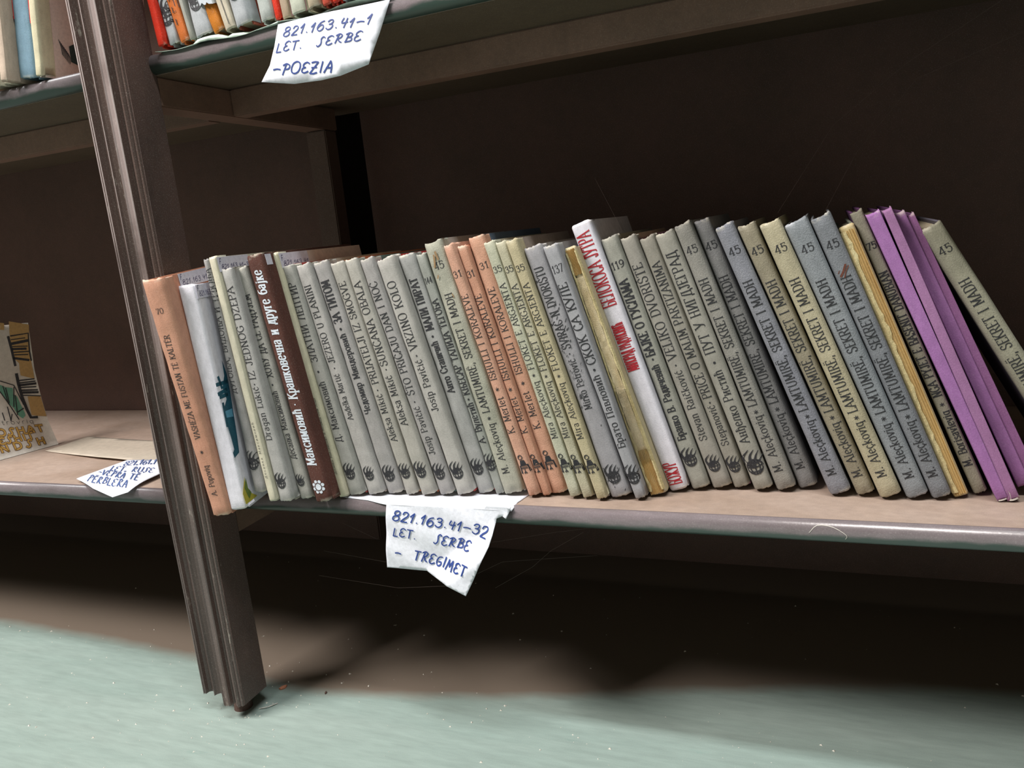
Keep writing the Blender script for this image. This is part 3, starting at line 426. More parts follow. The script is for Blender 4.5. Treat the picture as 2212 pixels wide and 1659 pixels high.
def painted_ridge_highlights(m):  # paints pale highlights into the ridge colour, stronger up the post, broken by noise
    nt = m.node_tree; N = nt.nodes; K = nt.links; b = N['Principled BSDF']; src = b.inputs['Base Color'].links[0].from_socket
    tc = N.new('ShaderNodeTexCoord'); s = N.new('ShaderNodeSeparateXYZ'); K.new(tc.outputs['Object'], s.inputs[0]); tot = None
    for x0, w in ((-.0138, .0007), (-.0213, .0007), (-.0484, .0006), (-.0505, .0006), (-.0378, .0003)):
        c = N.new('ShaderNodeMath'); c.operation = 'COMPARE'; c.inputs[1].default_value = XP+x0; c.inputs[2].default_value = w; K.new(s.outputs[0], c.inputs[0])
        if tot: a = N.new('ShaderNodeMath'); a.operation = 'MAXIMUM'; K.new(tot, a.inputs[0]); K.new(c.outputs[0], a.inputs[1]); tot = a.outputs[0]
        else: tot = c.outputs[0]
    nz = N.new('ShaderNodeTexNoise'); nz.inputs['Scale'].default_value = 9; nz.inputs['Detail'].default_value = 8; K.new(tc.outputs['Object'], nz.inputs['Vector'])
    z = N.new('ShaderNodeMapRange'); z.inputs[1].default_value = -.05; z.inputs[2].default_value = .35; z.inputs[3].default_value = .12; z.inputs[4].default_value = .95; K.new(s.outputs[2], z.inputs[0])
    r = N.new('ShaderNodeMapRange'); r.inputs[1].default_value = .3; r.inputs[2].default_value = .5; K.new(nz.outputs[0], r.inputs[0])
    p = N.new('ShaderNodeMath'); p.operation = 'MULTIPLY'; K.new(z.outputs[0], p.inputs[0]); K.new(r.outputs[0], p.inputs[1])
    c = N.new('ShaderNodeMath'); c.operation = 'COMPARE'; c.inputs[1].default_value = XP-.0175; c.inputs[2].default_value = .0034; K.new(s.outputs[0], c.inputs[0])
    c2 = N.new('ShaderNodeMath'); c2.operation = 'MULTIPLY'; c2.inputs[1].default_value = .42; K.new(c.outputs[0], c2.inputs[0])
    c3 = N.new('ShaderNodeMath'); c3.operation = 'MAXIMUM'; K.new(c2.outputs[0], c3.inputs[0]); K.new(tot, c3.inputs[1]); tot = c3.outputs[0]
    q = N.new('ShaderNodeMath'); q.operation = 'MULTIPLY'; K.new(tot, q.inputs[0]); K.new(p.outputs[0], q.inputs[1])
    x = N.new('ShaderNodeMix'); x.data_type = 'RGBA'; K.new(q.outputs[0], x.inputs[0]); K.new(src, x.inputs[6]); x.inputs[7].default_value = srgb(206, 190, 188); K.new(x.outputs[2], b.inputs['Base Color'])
painted_ridge_highlights(M['post'])
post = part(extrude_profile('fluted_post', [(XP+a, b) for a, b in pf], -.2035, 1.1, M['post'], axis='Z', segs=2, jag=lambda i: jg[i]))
# the plain right flank of the post is a thin board glued to the moulding
part(box('post_flank', XP-.0001, XP+.0009, -.0318, -.0003, -.2030, 1.1, M['postside']), post)
foot = bmesh.new(); bmesh.ops.create_cone(foot, cap_ends=True, segments=20, radius1=.009, radius2=.007, depth=.019)
for v in foot.verts: v.co += Vector((XP-.020, -.0135, ZF+.0095))
part(bm_obj('levelling_foot', foot, M['panel']), post)
# chalk mark on the nosing
ck = Ink(); ck.ribbon(smooth_pts([(p[0], p[2]) for p in MISC['chalk']]), .00022)
def nose_pt(x, z):
    t = max(-1, min(1, (z+.008)/.008)); return (x, -.0062*math.sqrt(max(0, 1-t*t))-.00025, z)
# ---------------------------------------------------------------- books
def jitter(x, y, z, s): return noise.noise(Vector((x*s, y*s, z*s)))
def make_book(name, x, y, z, lean, yaw, pitch, L, tb, tt, cm, board=None, depth=.128, text=(), ink='ink', seed=0, curve=.0021, bold=.055, worn=1.0, cloth_w=.014, thin=False, pages=None, inkfn=None, italic=0):
    r = random.Random(seed)
    if tb < .0105: curve *= .5
    root = empty('book', (x, y, z), (math.radians(pitch), math.radians(-lean), math.radians(yaw)))
    T = lambda v: tb+(tt-tb)*max(0, min(1, v/L))
    nu, nv = 13, 44; V = []; F = []
    amp = .0005*worn
    def sp(u, v):     # u 0..1 across, v height -> local point on the cloth
        t = T(v); e = abs(2*u-1)
        return (u*t, curve*(e**2.6)+(.0018*max(0, (e-.8)/.2)**2 if not thin else 0), v)
    ztop = [r.uniform(-.0005, .0003)*worn for _ in range(nu+3)]; zbot = [r.uniform(-.0001, .0006)*worn for _ in range(nu+3)]; ta = r.uniform(-.0012, .0012)*worn
    zbot[0] = zbot[-1] = zbot[1] = zbot[-2] = 0.0
    hump = r.uniform(.0004, .0016)*worn
    cols = [('s', 0, cloth_w), ('s', 0, .0042)]+[('f', i/(nu-1), 0) for i in range(nu)]+[('s', 1, .0042), ('s', 1, cloth_w)]
    for j in range(nv+1):
        v = L*j/nv
        if j == 0: v = .0004
        if j == 1: v = .0022
        if j == nv-1: v = L-.0025
        for i, (k, u, dy) in enumerate(cols):
            fi = max(0, min(nu-1, i-2)); vv = v
            if j == nv: vv += ztop[fi]-hump*math.sin(math.pi*fi/(nu-1))+ta*(fi/(nu-1)-.5)-(.0012*abs(2*fi/(nu-1)-1)**8 if not thin else 0)
            if j == 0: vv += zbot[fi]+hump*.5*math.sin(math.pi*fi/(nu-1)); vv = max(.0001, vv)+(.0018*abs(2*fi/(nu-1)-1)**5 if not thin and worn > .2 else 0)
            if k == 's': p = [u*T(v), dy, vv]
            else:
                p = list(sp(u, vv)); n = jitter(p[0]+seed*.37, 0, p[2], 90)*amp+jitter(p[0]+seed*.37, .3, p[2], 28)*amp*1.2
                if 0 < fi < nu-1: p[1] += n
                p[0] += jitter(0, seed*.9, v, 22)*.00035*worn*(1 if tb > .008 else .4)*(-1 if u > .5 else 1)*-1 if fi in (0, nu-1) else 0
                if j == nv: p[1] += .0007
                if j == 0: p[1] += .0006
            V.append(p)
    nc = len(cols)
    for j in range(nv):
        for i in range(nc-1): F.append((j*nc+i, j*nc+i+1, (j+1)*nc+i+1, (j+1)*nc+i))
    # turned-in head and tail
    b = len(V)
    for j, zz in ((nv, L-.003), (0, .003)):
        for i, (k, u, dy) in enumerate(cols):
            q = V[j*nc+i]; V.append((T(q[2])/2+(q[0]-T(q[2])/2)*(.86 if tb > .006 else .7), q[1]+.0009, zz))
    for i in range(nc-1):
        F.append((nv*nc+i, nv*nc+i+1, b+i+1, b+i)); F.append((i+1, i, b+nc+i, b+nc+i+1))
    s = mesh('spine', V, F, cm, root, True)
    bm = board or cm; bt = .0016 if not thin else .0005
    def slab(nm, u0, u1, off0, off1, y0, y1, z0, z1, m, bev=0):
        # a slab following the taper: x = edge + offset
        q = []
        for zz in (z0, z1):
            a = u0*T(zz)+off0; c = u1*T(zz)+off1
            q += [(a, y0, zz), (c, y0, zz), (c, y1, zz), (a, y1, zz)]
        o = mesh(nm, q, [(0, 3, 2, 1), (4, 5, 6, 7), (0, 1, 5, 4), (1, 2, 6, 5), (2, 3, 7, 6), (3, 0, 4, 7)], m, root); return o
    c1 = slab('cover', 0, 0, .0003, .0003+bt, .0050, depth, .0006, L-.0010, bm)
    c2 = slab('cover', 1, 1, -.0003-bt, -.0003, .0050, depth, .0006, L-.0010, bm)
    slab('page_block', 0, 1, .0004+bt, -.0004-bt, .0046, depth-.004, .0036, L-.0040, pages or M['pages'])
    if text:
        ik = Ink(); em = Ink(); nm_ = Ink(); ik.seg = em.seg = nm_.seg = .0011
        for (tx, v0, v1, h) in text:
            v0 /= 1000; v1 /= 1000; h /= 1000
            vm = (v0+v1)/2 if v1 else v0; tw = T(vm)
            if tx[0] == '#':
                tx = tx[1:]; w = min(tw*.72, h*.62*len(tx)+h*.1); nm_.text(tx, (tw/2-w/2, v0-h*.4), (1, 0), (0, 1), h*.92, w, bold*1.1 if len(tx) < 3 else bold*.8)
            elif tx == '@': globe_hand(em, tw*.5, v0-.002, max(.009, (v1-v0)*1.1), r)
            elif tx == '&': child_mark(em, tw*.52, v0, max(.013, (v1-v0)*.95))
            elif tx == '%':
                zc = (v0+v1)/2; R = .0048
                em.disc(tw/2, zc, R*.62, 16)
                for k in range(8): a = k*math.pi/4+.3; em.disc(tw/2+R*math.cos(a), zc+R*math.sin(a), R*.33)
            elif tx == '•': ik.disc(tw/2, v0, h*.17, 10)
            elif tx == '*': star(ik, tw/2, v0, h*.3, h*.05)
            else:
                h = min(h*1.14, tw*.70)
                ik.text(tx, (tw/2+h*.42, v0), (0, 1), (-1, 0), h, v1-v0, bold, italic=italic, jitter=.12)
        rows = [V[q*nc+6][2] for q in range(nv+1)]
        def on(u, v):      # exact point on the modelled cloth, a hair in front of it
            q = 0
            while q < nv-1 and v > rows[q+1]: q += 1
            f = max(0, min(1, (v-rows[q])/(rows[q+1]-rows[q]))); w = max(0, min(.9999, u/T(v)))*(nu-1); k = int(w); w -= k
            c0 = V[q*nc+2+k]; c1_ = V[q*nc+3+k]; d0 = V[(q+1)*nc+2+k]; d1 = V[(q+1)*nc+3+k]
            yy = min((c0[1]*(1-w)+c1_[1]*w)*(1-f)+(d0[1]*(1-w)+d1[1]*w)*f, 9)
            return (u, yy-.00022, v)
        if ik.V: ik.build('lettering', on, M[ink], s)
        if nm_.V: nm_.build('number', on, M[ink], s)
        if em.V: em.build('emblem', lambda u, v: (u, on(u, v)[1]-.00015, v), M[ink], s)
        if any(t[0] == '%' for t in text):
            d = Ink(); zc = sum(next((t[1], t[2]) for t in text if t[0] == '%'))/2000
            for k in range(8): a = k*math.pi/4+.3; d.disc(T(zc)/2+.0033*math.cos(a), zc+.0033*math.sin(a), .0006, 6)
            d.build('emblem', lambda u, v: (u, on(u, v)[1]-.00035, v), cm, s)
    return root, s, c1, c2, T
def cloth(nm, c, c2, L, wear=(214, 208, 190), bump=.35, amt=.7, spots=None, rough=.85):
    return mat(nm, srgb(*c), rough, srgb(*c2), amt, 22, (1, 1, .45), bump, 1400, (1, 1, .6), .2, srgb(*wear), L, srgb(*spots) if spots else None)
# id: (colour, stain, board colour, label, kwargs)
GY = (160, 162, 156); GS = (136, 139, 132)
INFO = {
'orange70': ((204, 153, 129), (190, 137, 113), (210, 147, 121), 'salmon orange cloth book numbered 70, leaning against the post', {}),
'white_teal': ((233, 231, 240), (219, 217, 228), (233, 231, 240), 'glossy white book with teal picture on its cover, second from the post', dict(rough=.3)),
'dugonja': ((161, 158, 157), (143, 141, 139), None, 'grey book squeezed behind the white one, Cyrillic title partly hidden', {}),
'cream4': ((217, 211, 190), (197, 191, 167), None, 'very thin cream book between the two grey ones near the post', dict(thin=True)),
'lukic': ((177, 175, 173), (151, 151, 147), (156, 154, 140), 'pale grey cloth book reading IZ JEDNOG DŽEPA', {}),
'desanka': ((161, 159, 153), (137, 137, 131), (146, 144, 128), 'grey cloth book touching the left side of the dark brown one', {}),
'brown': ((92, 58, 50), (74, 46, 40), (88, 56, 48), 'dark brown book with white lettering and white rosette', dict(ink='white_ink', bold=.078, italic=.12, depth=.13)),
'cream8': ((217, 209, 186), (190, 189, 156), (232, 214, 202), 'very thin cream book touching the right side of the dark brown one', dict(thin=True)),
'zlatni': ((161, 160, 155), (143, 143, 137), (170, 66, 60), 'grey cloth book reading ЗЛАТНИ ЛЕПТИР, right beside the thin cream one', {}),
'jezero': ((175, 172, 169), (153, 151, 147), (174, 158, 148), 'grey cloth book reading JEZERO U PLANINI', {}),
'titom': ((161, 158, 157), (139, 138, 134), (166, 158, 148), 'grey cloth book with bold black Cyrillic title beside the JEZERO U PLANINI one', dict(bold=.08)),
'smogve': ((171, 168, 161), (151, 147, 137), (196, 120, 70), 'grey cloth book reading PRIJATELJI IZ SMOGVE', {}),
'obala': ((175, 172, 165), (151, 148, 139), (180, 96, 60), 'grey cloth book reading SUNČANA OBALA', {}),
'noc': ((163, 160, 159), (143, 141, 137), (85, 108, 103), 'grey cloth book reading ŠTO PRIČAJU DAN I NOĆ', {}),
'kolo': ((179, 176, 171), (157, 155, 149), (186, 70, 66), 'thick light grey cloth book reading VRZINO KOLO', {}),
'pirat': ((161, 161, 159), (141, 142, 139), (180, 60, 60), 'grey cloth book with bold title МАЛИ ПИРАТ', dict(bold=.085)),
'tegoba': ((153, 155, 149), (131, 135, 127), None, 'narrow grey book numbered 144, half hidden beside the stained one', dict(bold=.075)),
'g45': ((175, 173, 159), (147, 149, 133), (181, 175, 167), 'stained pale green-grey book numbered 45 beside the three salmon books', dict(bump=.6, spots=(182, 157, 121), worn=1.5)),
'o31a': ((206, 161, 139), (194, 147, 125), (212, 157, 133), 'salmon cloth book numbered 31, left of the three', dict(bump=.6)),
'o31b': ((198, 149, 125), (184, 135, 111), (200, 140, 110), 'narrow salmon cloth book numbered 31, middle of the three', dict(bump=.6)),
'o31c': ((204, 157, 133), (192, 145, 121), (86, 104, 124), 'tallest salmon cloth book numbered 31, with slate blue cover boards', dict(bump=.6)),
'g35a': ((188, 188, 168), (170, 170, 148), (176, 168, 148), 'pale green thin book numbered 35, left of the three', dict(bump=.6)),
'g35b': ((186, 181, 158), (164, 160, 134), (176, 168, 148), 'cream-green thin book numbered 35, middle of the three', dict(bump=.6)),
'g35c': ((190, 180, 150), (170, 158, 122), (156, 144, 136), 'yellowed thin book numbered 35, right of the three', dict(bump=.6)),
'svirac': ((159, 157, 161), (139, 138, 141), (131, 125, 119), 'grey cloth book with black scuffs across its spine', {}),
'g137': ((161, 161, 165), (145, 145, 149), (141, 135, 129), 'grey cloth book numbered 137', dict(bold=.065)),
'torn': ((196, 184, 150), (172, 158, 120), (70, 110, 140), 'worn book with torn cream spine showing the binding gauze', {}),
'white': ((227, 223, 232), (211, 211, 221), (217, 213, 222), 'tall white book with red Cyrillic lettering', dict(ink='red_ink', bold=.045, worn=.3, curve=.0004)),
'g119': ((157, 156, 147), (137, 137, 127), (131, 127, 117), 'grey cloth book numbered 119, right of the tall white one', dict(bold=.085)),
'veliko': ((157, 153, 145), (135, 132, 123), (176, 157, 135), 'grey cloth book reading VELIKO DVORIŠTE', {}),
'price': ((153, 149, 139), (131, 127, 117), (150, 100, 130), 'grey-brown cloth book reading PRIČE O MALIM PARTIZANIMA', {}),
'put': ((159, 156, 147), (137, 135, 125), (136, 134, 120), 'grey cloth book reading ПУТ У НИГДЈЕГРАД', {}),
'b45a': ((149, 146, 139), (129, 128, 123), (121, 119, 117), 'grey cloth book numbered 45, first of the eight leaning at right', dict(bump=.7)),
'b45b': ((135, 134, 133), (109, 110, 115), (111, 111, 113), 'dark grey cloth book numbered 45, second of the leaning row', dict(bump=.7)),
'b45c': ((143, 144, 151), (115, 117, 129), (117, 117, 125), 'blue-grey cloth book numbered 45, left of the brown-beige one', dict(bump=.8)),
'b45d': ((154, 146, 126), (132, 124, 106), (126, 120, 104), 'brownish beige cloth book numbered 45', dict(bump=.7)),
'b45e': ((184, 176, 150), (160, 150, 122), (146, 139, 112), 'light cream-beige cloth book numbered 45', dict(bump=.7)),
'b45f': ((145, 149, 153), (119, 125, 131), (121, 123, 127), 'light blue-grey cloth book numbered 45, right of the cream-beige one', dict(bump=.8, wear=(211, 213, 219))),
'b45g': ((133, 136, 141), (109, 113, 119), (111, 113, 119), 'blue-grey cloth book numbered 45 with a rust red scratch', dict(bump=.8)),
'torn2': ((206, 187, 139), (176, 153, 103), (131, 137, 119), 'coverless book with ragged cream spine paper', {}),
'b75': ((156, 152, 134), (128, 126, 112), (92, 50, 96), 'beige-grey cloth book numbered 75', dict(bump=.7, bold=.075)),
'p1': ((166, 117, 173), (146, 96, 154), (104, 56, 118), 'purple paper booklet touching the book numbered 75', dict(thin=True)),
'p2': ((164, 119, 161), (144, 98, 142), (106, 60, 116), 'purple paper booklet with a white scuff at its foot', dict(thin=True)),
'p3': ((162, 113, 165), (142, 92, 146), (132, 82, 140), 'purple paper booklet set back behind the front two', dict(thin=True)),
'p4': ((150, 100, 146), (134, 88, 132), (136, 88, 140), 'rightmost thin purple paper booklet', dict(thin=True)),
'last': ((158, 155, 136), (130, 128, 112), (101, 97, 109), 'book numbered 45 leaning alone at the right end', dict(bump=.6)),
}
BK_OBJ = {}
for i, (n, x, y, z, lean, yaw, pit, L, tb, tt, txt) in enumerate(BOOKS):
    c, c2, bc, lab, kw = INFO[n]; kw = dict(kw)
    cm = cloth('cloth_'+n, c, c2, L, kw.pop('wear', (214, 208, 190)), kw.pop('bump', .3), .7, kw.pop('spots', None), kw.pop('rough', .85))
    bd = mat('board_'+n, srgb(*(bc or c)), .75, srgb(*[int(v*.88) for v in (bc or c)]), .6, 20)
    if n in ('torn', 'torn2'): kw['worn'] = .2
    if n in ('white_teal', 'cream4', 'cream8'): kw['worn'] = .25
    if n in ('p1', 'p2', 'p3', 'p4'): kw['worn'] = .5; kw['curve'] = .0004
    if n == 'white_teal': kw['curve'] = .0005
    dep = kw.pop('depth', .13+.006*math.sin(i*2.3))
    root, s, c1, c2o, T = make_book(n, x, y, z, lean, yaw, pit, L, tb, tt, cm, bd, dep, txt, seed=i+1, **kw)
    tag(root, lab, 'book', 'books on the middle shelf'); BK_OBJ[n] = (root, s, c1, c2o, T, L)
def face_ink(n, nm, m, polys=(), lines=(), texts=(), parent=None, lift=0):
    root, s, c1, c2, T, L = BK_OBJ[n]; ik = Ink()
    for P in polys: ik.poly([(a/1000, b/1000) for a, b in P])
    for w, P in lines: ik.ribbon([(a/1000, b/1000) for a, b in P], w/1000)
    for t, o, wdt, h in texts: ik.text(t, (o[0]/1000, o[1]/1000), (1, 0), (0, 1), h/1000, wdt/1000, .05, False, .2, .5, 0)
    return ik.build(nm, lambda u, v: (T(v)+.00005+lift, u, v), m, parent or c2)
for k, tx in (('orange70', 'F 821.163.41-'), ('cream4', 'F 821.163.41-3'), ('cream8', 'F 821.163.41'), ('white_teal', 'F 821.163'), ('brown', None)):
    P = FACES['st_'+k]; root = BK_OBJ[k][0]; T = BK_OBJ[k][4]
    y0, y1 = max(.4, min(p[0] for p in P)), max(p[0] for p in P); z0, z1 = min(p[1] for p in P), min(max(p[1] for p in P), BK_OBJ[k][5]*1000-1.2)
    st = mesh('sticker', [(T(z/1000)+.0001+dx, y/1000, z/1000) for dx in (0, .0002) for y, z in ((y0, z0), (y1, z0), (y1, z1), (y0, z1))], [(0, 1, 2, 3), (4, 5, 6, 7), (0, 1, 5, 4), (1, 2, 6, 5), (2, 3, 7, 6), (3, 0, 4, 7)], M['sticker'], root)
    if tx:
        a, b = tx.split(' ', 1)
        face_ink(k, 'handwriting', M['pen_violet'], texts=[(a, (y0+1.5, z0+6.2), 2, 4.5), (b, (y0+3, z0+2), (y1-y0-5), 4)], parent=st, lift=.0004)
teal = mat('teal_print', srgb(38, 96, 116), .4, srgb(24, 66, 84), .8, 60); lblue = mat('pale_blue_print', srgb(96, 160, 190), .4); yel = mat('yellow_print', srgb(196, 182, 70), .4); grn = mat('green_print', srgb(112, 132, 62), .4)
face_ink('white_teal', 'cover_picture', teal, [FACES['teal']], [(1.6, P) for P in FACES['mast']])
face_ink('white_teal', 'cover_picture', lblue, [FACES['light']], lift=.0001)
face_ink('white_teal', 'cover_picture', yel, [FACES['yellow']]); face_ink('white_teal', 'cover_picture', grn, [FACES['green']], lift=.0001)
# marks particular to single books
def spine_marks(n, nm, m, items):
    root, s, c1, c2, T, L = BK_OBJ[n]; ik = Ink()
    for it in items:
        if it[0] == 'd': ik.ribbon(smooth_pts([(a, b) for a, b in it[2]]), it[1])
        else: ik.poly(it[1])
    ik.build(nm, lambda u, v: (u, .0021*(abs(2*u/T(v)-1)**2.6)-.0004, v), m, s)
rr = random.Random(5)
scf = []
for k in range(70):
    v = rr.choice((rr.gauss(.10, .018), rr.gauss(.145, .012), rr.gauss(.016, .006))); u = rr.uniform(.002, .0135); l = rr.uniform(.0006, .0022)
    v = max(.005, min(.19, v)); scf.append(('d', rr.uniform(.00012, .0004), [(u, v), (u+l*.5, v+l*.7), (u+l*.7, v+l)]))
spine_marks('svirac', 'scuff_marks', M['ink_soft'], scf)
rust = mat('rust_mark', srgb(104, 58, 44), .9)
spine_marks('b45g', 'rust_scratch', rust, [('d', .0007, [(.0035, .170), (.006, .1725), (.009, .1765)]), ('d', .0004, [(.0055, .1685), (.008, .1725), (.0105, .175)]), ('d', .0003, [(.0028, .1725), (.004, .174)])])
wsc = mat('white_scuff', srgb(214, 208, 200), .9)
spine_marks('p2', 'paper_tear', wsc, [('p', [(.0003, .0003), (.0022, .0004), (.0030, .006), (.0016, .012), (.0010, .020), (.0004, .024), (.0002, .012)]), ('d', .0006, [(.001, .001), (.004, .0009), (.007, .0012)])])
spine_marks('p1', 'paper_tear', wsc, [('d', .0005, [(.0003, .0007), (.003, .0009), (.0062, .0007)])])
stn = mat('brown_stain', srgb(150, 122, 88), .9)
spine_marks('g45', 'stain', stn, [('d', .0008, [(.007, .203), (.006, .198), (.0045, .194)]), ('d', .0009, [(.009, .205), (.0095, .199)]), ('d', .0006, [(.0052, .187), (.004, .185)]), ('d', .0004, [(.012, .170), (.0125, .167)])])
# torn spine: gauze lines, folded section backs, ragged cloth, tape
def torn_spine(n, seed, full):
    root, s, c1, c2, T, L = BK_OBJ[n]; r = random.Random(seed)
    fold = mat('folded_section_paper', srgb(214, 184, 122), .8, srgb(170, 130, 76), .8, 80, (1, 1, .1), .4, 700)
    rng = ((.0015, .040), (L-.022, L-.002)) if full else ((.002, L-.004),)
    for z0, z1 in rng:
        k = 9 if full else 5; V = []; F = []
        for j in range(13):
            v = z0+(z1-z0)*j/12; t = T(v)
            for i in range(k*2+1):
                u = .0012+(t-.0024)*i/(2*k); V.append((u, (.0002 if i % 2 else -.0009)+jitter(u*3, seed, v, 80)*.0004, v+r.uniform(-.0006, .0006)*(j in (0, 12))))
        w = k*2+1
        for j in range(12):
            for i in range(w-1): F.append((j*w+i, j*w+i+1, (j+1)*w+i+1, (j+1)*w+i))
        mesh('folded_sections', V, F, fold, root)
    gz = mat('binding_gauze', srgb(190, 170, 130), .9, srgb(226, 212, 180), .8, 90, (1, 1, .5), .8, 1800)
    pap = mat('torn_spine_paper', srgb(210, 196, 150), .85, srgb(182, 160, 108), .8, 70, (1, 1, .5), .8, 500)
    for side in ((0, 1) if full else (0,)):
        V = []; F = []; N_ = 44
        for j in range(N_+1):
            v = .004+(L-.008)*j/N_; t = T(v); w = t*(.16+.16*abs(jitter(seed, side*3, v, 60))) if full else t*(.34+.3*abs(jitter(seed, 0, v, 90)))
            a = -.0002 if side == 0 else t+.0002; b = w if side == 0 else t-w
            V += [(a, .0005, v), ((a+b)/2, -.0012+jitter(v, side, seed, 300)*.0006, v), (b+jitter(v, seed, side, 500)*.0008, -.0009, v)]
        for j in range(N_):
            for i in range(2): F.append((j*3+i, j*3+i+1, j*3+i+4, j*3+i+3))
        mesh('torn_cloth', V, F, pap, root)
    if full:
        V = []; F = []
        for j in range(31):
            v = .038+(L-.060-.002)*j/30; t = T(v)
            V += [(t*(.2+.15*i), -.0006+jitter(i, v*4, seed, 60)*.0005, v+jitter(i*3, j, 2, 3)*.001) for i in range(5)]
        for j in range(30):
            for i in range(4): F.append((j*5+i, j*5+i+1, (j+1)*5+i+1, (j+1)*5+i))
        mesh('gauze_strip', V, F, gz, root)
        tape = bpy.data.materials.new('clear_tape'); tape.use_nodes = True; b = tape.node_tree.nodes['Principled BSDF']; b.inputs['Transmission Weight'].default_value = 1; b.inputs['Roughness'].default_value = .12; b.inputs['IOR'].default_value = 1.3
        V = []; F = []
        for j in range(25):
            v = .030+.060*j/24; t = T(v)
            V += [(t*(.1+.2*i), -.0019+.0009*math.sin(v*900+i*2.1)*.6+jitter(i, v*9, 5, 40)*.0006, v) for i in range(5)]
        for j in range(24):
            for i in range(4): F.append((j*5+i, j*5+i+1, (j+1)*5+i+1, (j+1)*5+i))
        mesh('clear_tape', V, F, tape, root, True)
torn_spine('torn', 3, True); torn_spine('torn2', 8, False)
# ---------------------------------------------------------------- upper shelf books
HT = .21
UC = {'red': ((214, 54, 34), 'red'), 'greyl': ((176, 180, 184), 'light grey'), 'ali': ((198, 106, 44), 'orange'), 'greyt': ((160, 160, 150), 'narrow grey'), 'jacket': ((196, 120, 40), 'orange'),
      'cream': ((204, 194, 174), 'cream'), 'greyw': ((180, 186, 182), 'pale grey'), 'tan': ((176, 156, 134), 'tan'), 'maroon': ((196, 200, 184), 'pale green'), 'beige': ((188, 174, 150), 'beige'), 'beigered': ((200, 80, 60), 'beige and red'),
      'box': ((206, 186, 168), 'pinkish cream'), 'blue': ((122, 152, 170), 'blue'), 'creamp': ((212, 204, 174), 'cream')}
ULAB = ['bright red book beside the post on the upper shelf', 'light grey book right of the bright red one, black emblem on its spine', 'orange book with vertical black capitals on its spine',
        'narrow grey book right of the orange lettered one', 'wide light grey book with dark globe emblem on the upper shelf', 'orange book in a slipped-up white jacket', 'cream book with a split down its spine, right of the slipped jacket',
        'light grey book right of the split cream one, grey emblem on its spine', 'pale grey book with rust coloured neighbour and worn foot', 'narrow red book just left of the tan one above the label', 'tan book above the left corner of the hanging label',
        'pale green book with a maroon band at its foot', 'beige book with torn foot above the upper label', 'beige and red book above the middle of the upper label', 'short red book above the upper label, right of the beige and red one', 'light grey book above the right corner of the upper label']
for i, (n, x, y, th, w) in enumerate(UPR):
    c = UC[n][0]; cm = cloth('upper_cloth_%d' % i, c, [int(v*.88) for v in c], HT, bump=.2, rough=.35 if n in ('red', 'jacket') else .6)
    nx = UPR[i+1][1] if i+1 < len(UPR) else 9
    w2 = max(.0035, min(w, (nx-x)*math.cos(math.radians(th))-.0004)); tx = []
    if n == 'greyl': tx = [('@', 18 if i < 3 else 22, 38, 9)]
    if n == 'ali': tx = []
    z = PITCH+.0012 + (.012 if n == 'jacket' else 0)*0
    bc = (150, 74, 56) if i == 7 else c
    root, s, c1, c2, T = make_book(n, x, y, z, max(th, 4), 0, 0, HT, w2, w2, cm, mat('upper_board_%d' % i, srgb(*bc), .5), .12, tx, seed=40+i, worn=1.2 if n.startswith('grey') or n == 'beige' else .3, thin=n in ('cream', 'tan'))
    tag(root, ULAB[i], 'book', 'books on the upper shelf, right of the post')
    if n == 'ali':
        ik = Ink()
        for k, ch in enumerate('ALI'): ik.text(ch, (w2*.32, .0335-k*.0095), (1, 0), (0, 1), .0040, .0034 if ch != 'I' else .0014, .09)
        ik.build('lettering', lambda u, v: (u, .0021*(abs(2*u/w2-1)**2.6)-.0006, v), M['ink'], s)
        ik = Ink(); ik.poly([(w2*.7, .028), (w2*.99, .026), (w2*.99, .07), (w2*.7, .07)])
        ik.build('dark_patch', lambda u, v: (u, .0021*(abs(2*u/w2-1)**2.6)-.0003, v), mat('dark_blue_print', srgb(46, 52, 66), .5), s)
    if n == 'jacket':
        jm = mat('white_dust_jacket', srgb(206, 212, 220), .35, srgb(186, 194, 202), .5, 40)
        V = []; F = []; U = [(-.0006, .06), (-.0008, .003), (-.0004, -.0008)]+[(w2*(.15+.14*k)-.0002, -.0016) for k in range(6)]+[(w2+.0012, -.0006), (w2+.0014, .003), (w2+.0012, .06)]
        for j in range(2):
            for k, (a, b) in enumerate(U): V.append((a-.002*0, b-.001, (.026-.007*k/len(U)+.0012*math.sin(k*2)) if j == 0 else HT+.001))
        for k in range(len(U)-1): F.append((k, k+1, len(U)+k+1, len(U)+k))
        mesh('dust_jacket', V, F, jm, root)
    if n == 'maroon':
        ik = Ink(); ik.poly([(.0002, .0008), (w2-.0002, .0008), (w2-.0002, .012), (.0002, .012)])
        ik.build('maroon_band', lambda u, v: (u, .0021*(abs(2*u/w2-1)**2.6)-.0003, v), mat('maroon_print', srgb(92, 56, 58), .4, srgb(130, 96, 98), .6, 200), s)
    if n == 'cream':
        ik = Ink(); ik.ribbon([(w2*.62, .004), (w2*.58, .03), (w2*.62, .06), (w2*.58, .1)], .0003); ik.build('spine_split', lambda u, v: (u, -.0004, v), M['ink_soft'], s)
LLAB = ['cream page-edged booklet at the left edge of the upper shelf', 'worn cream booklet, second from the left on the upper shelf', 'cream booklet with soft corners left of the pinkish one', 'pinkish cream booklet with white edges beside the blue book',
        'pale blue book on the upper shelf left of the post', 'cream spined book with pinkish cover beside the post']
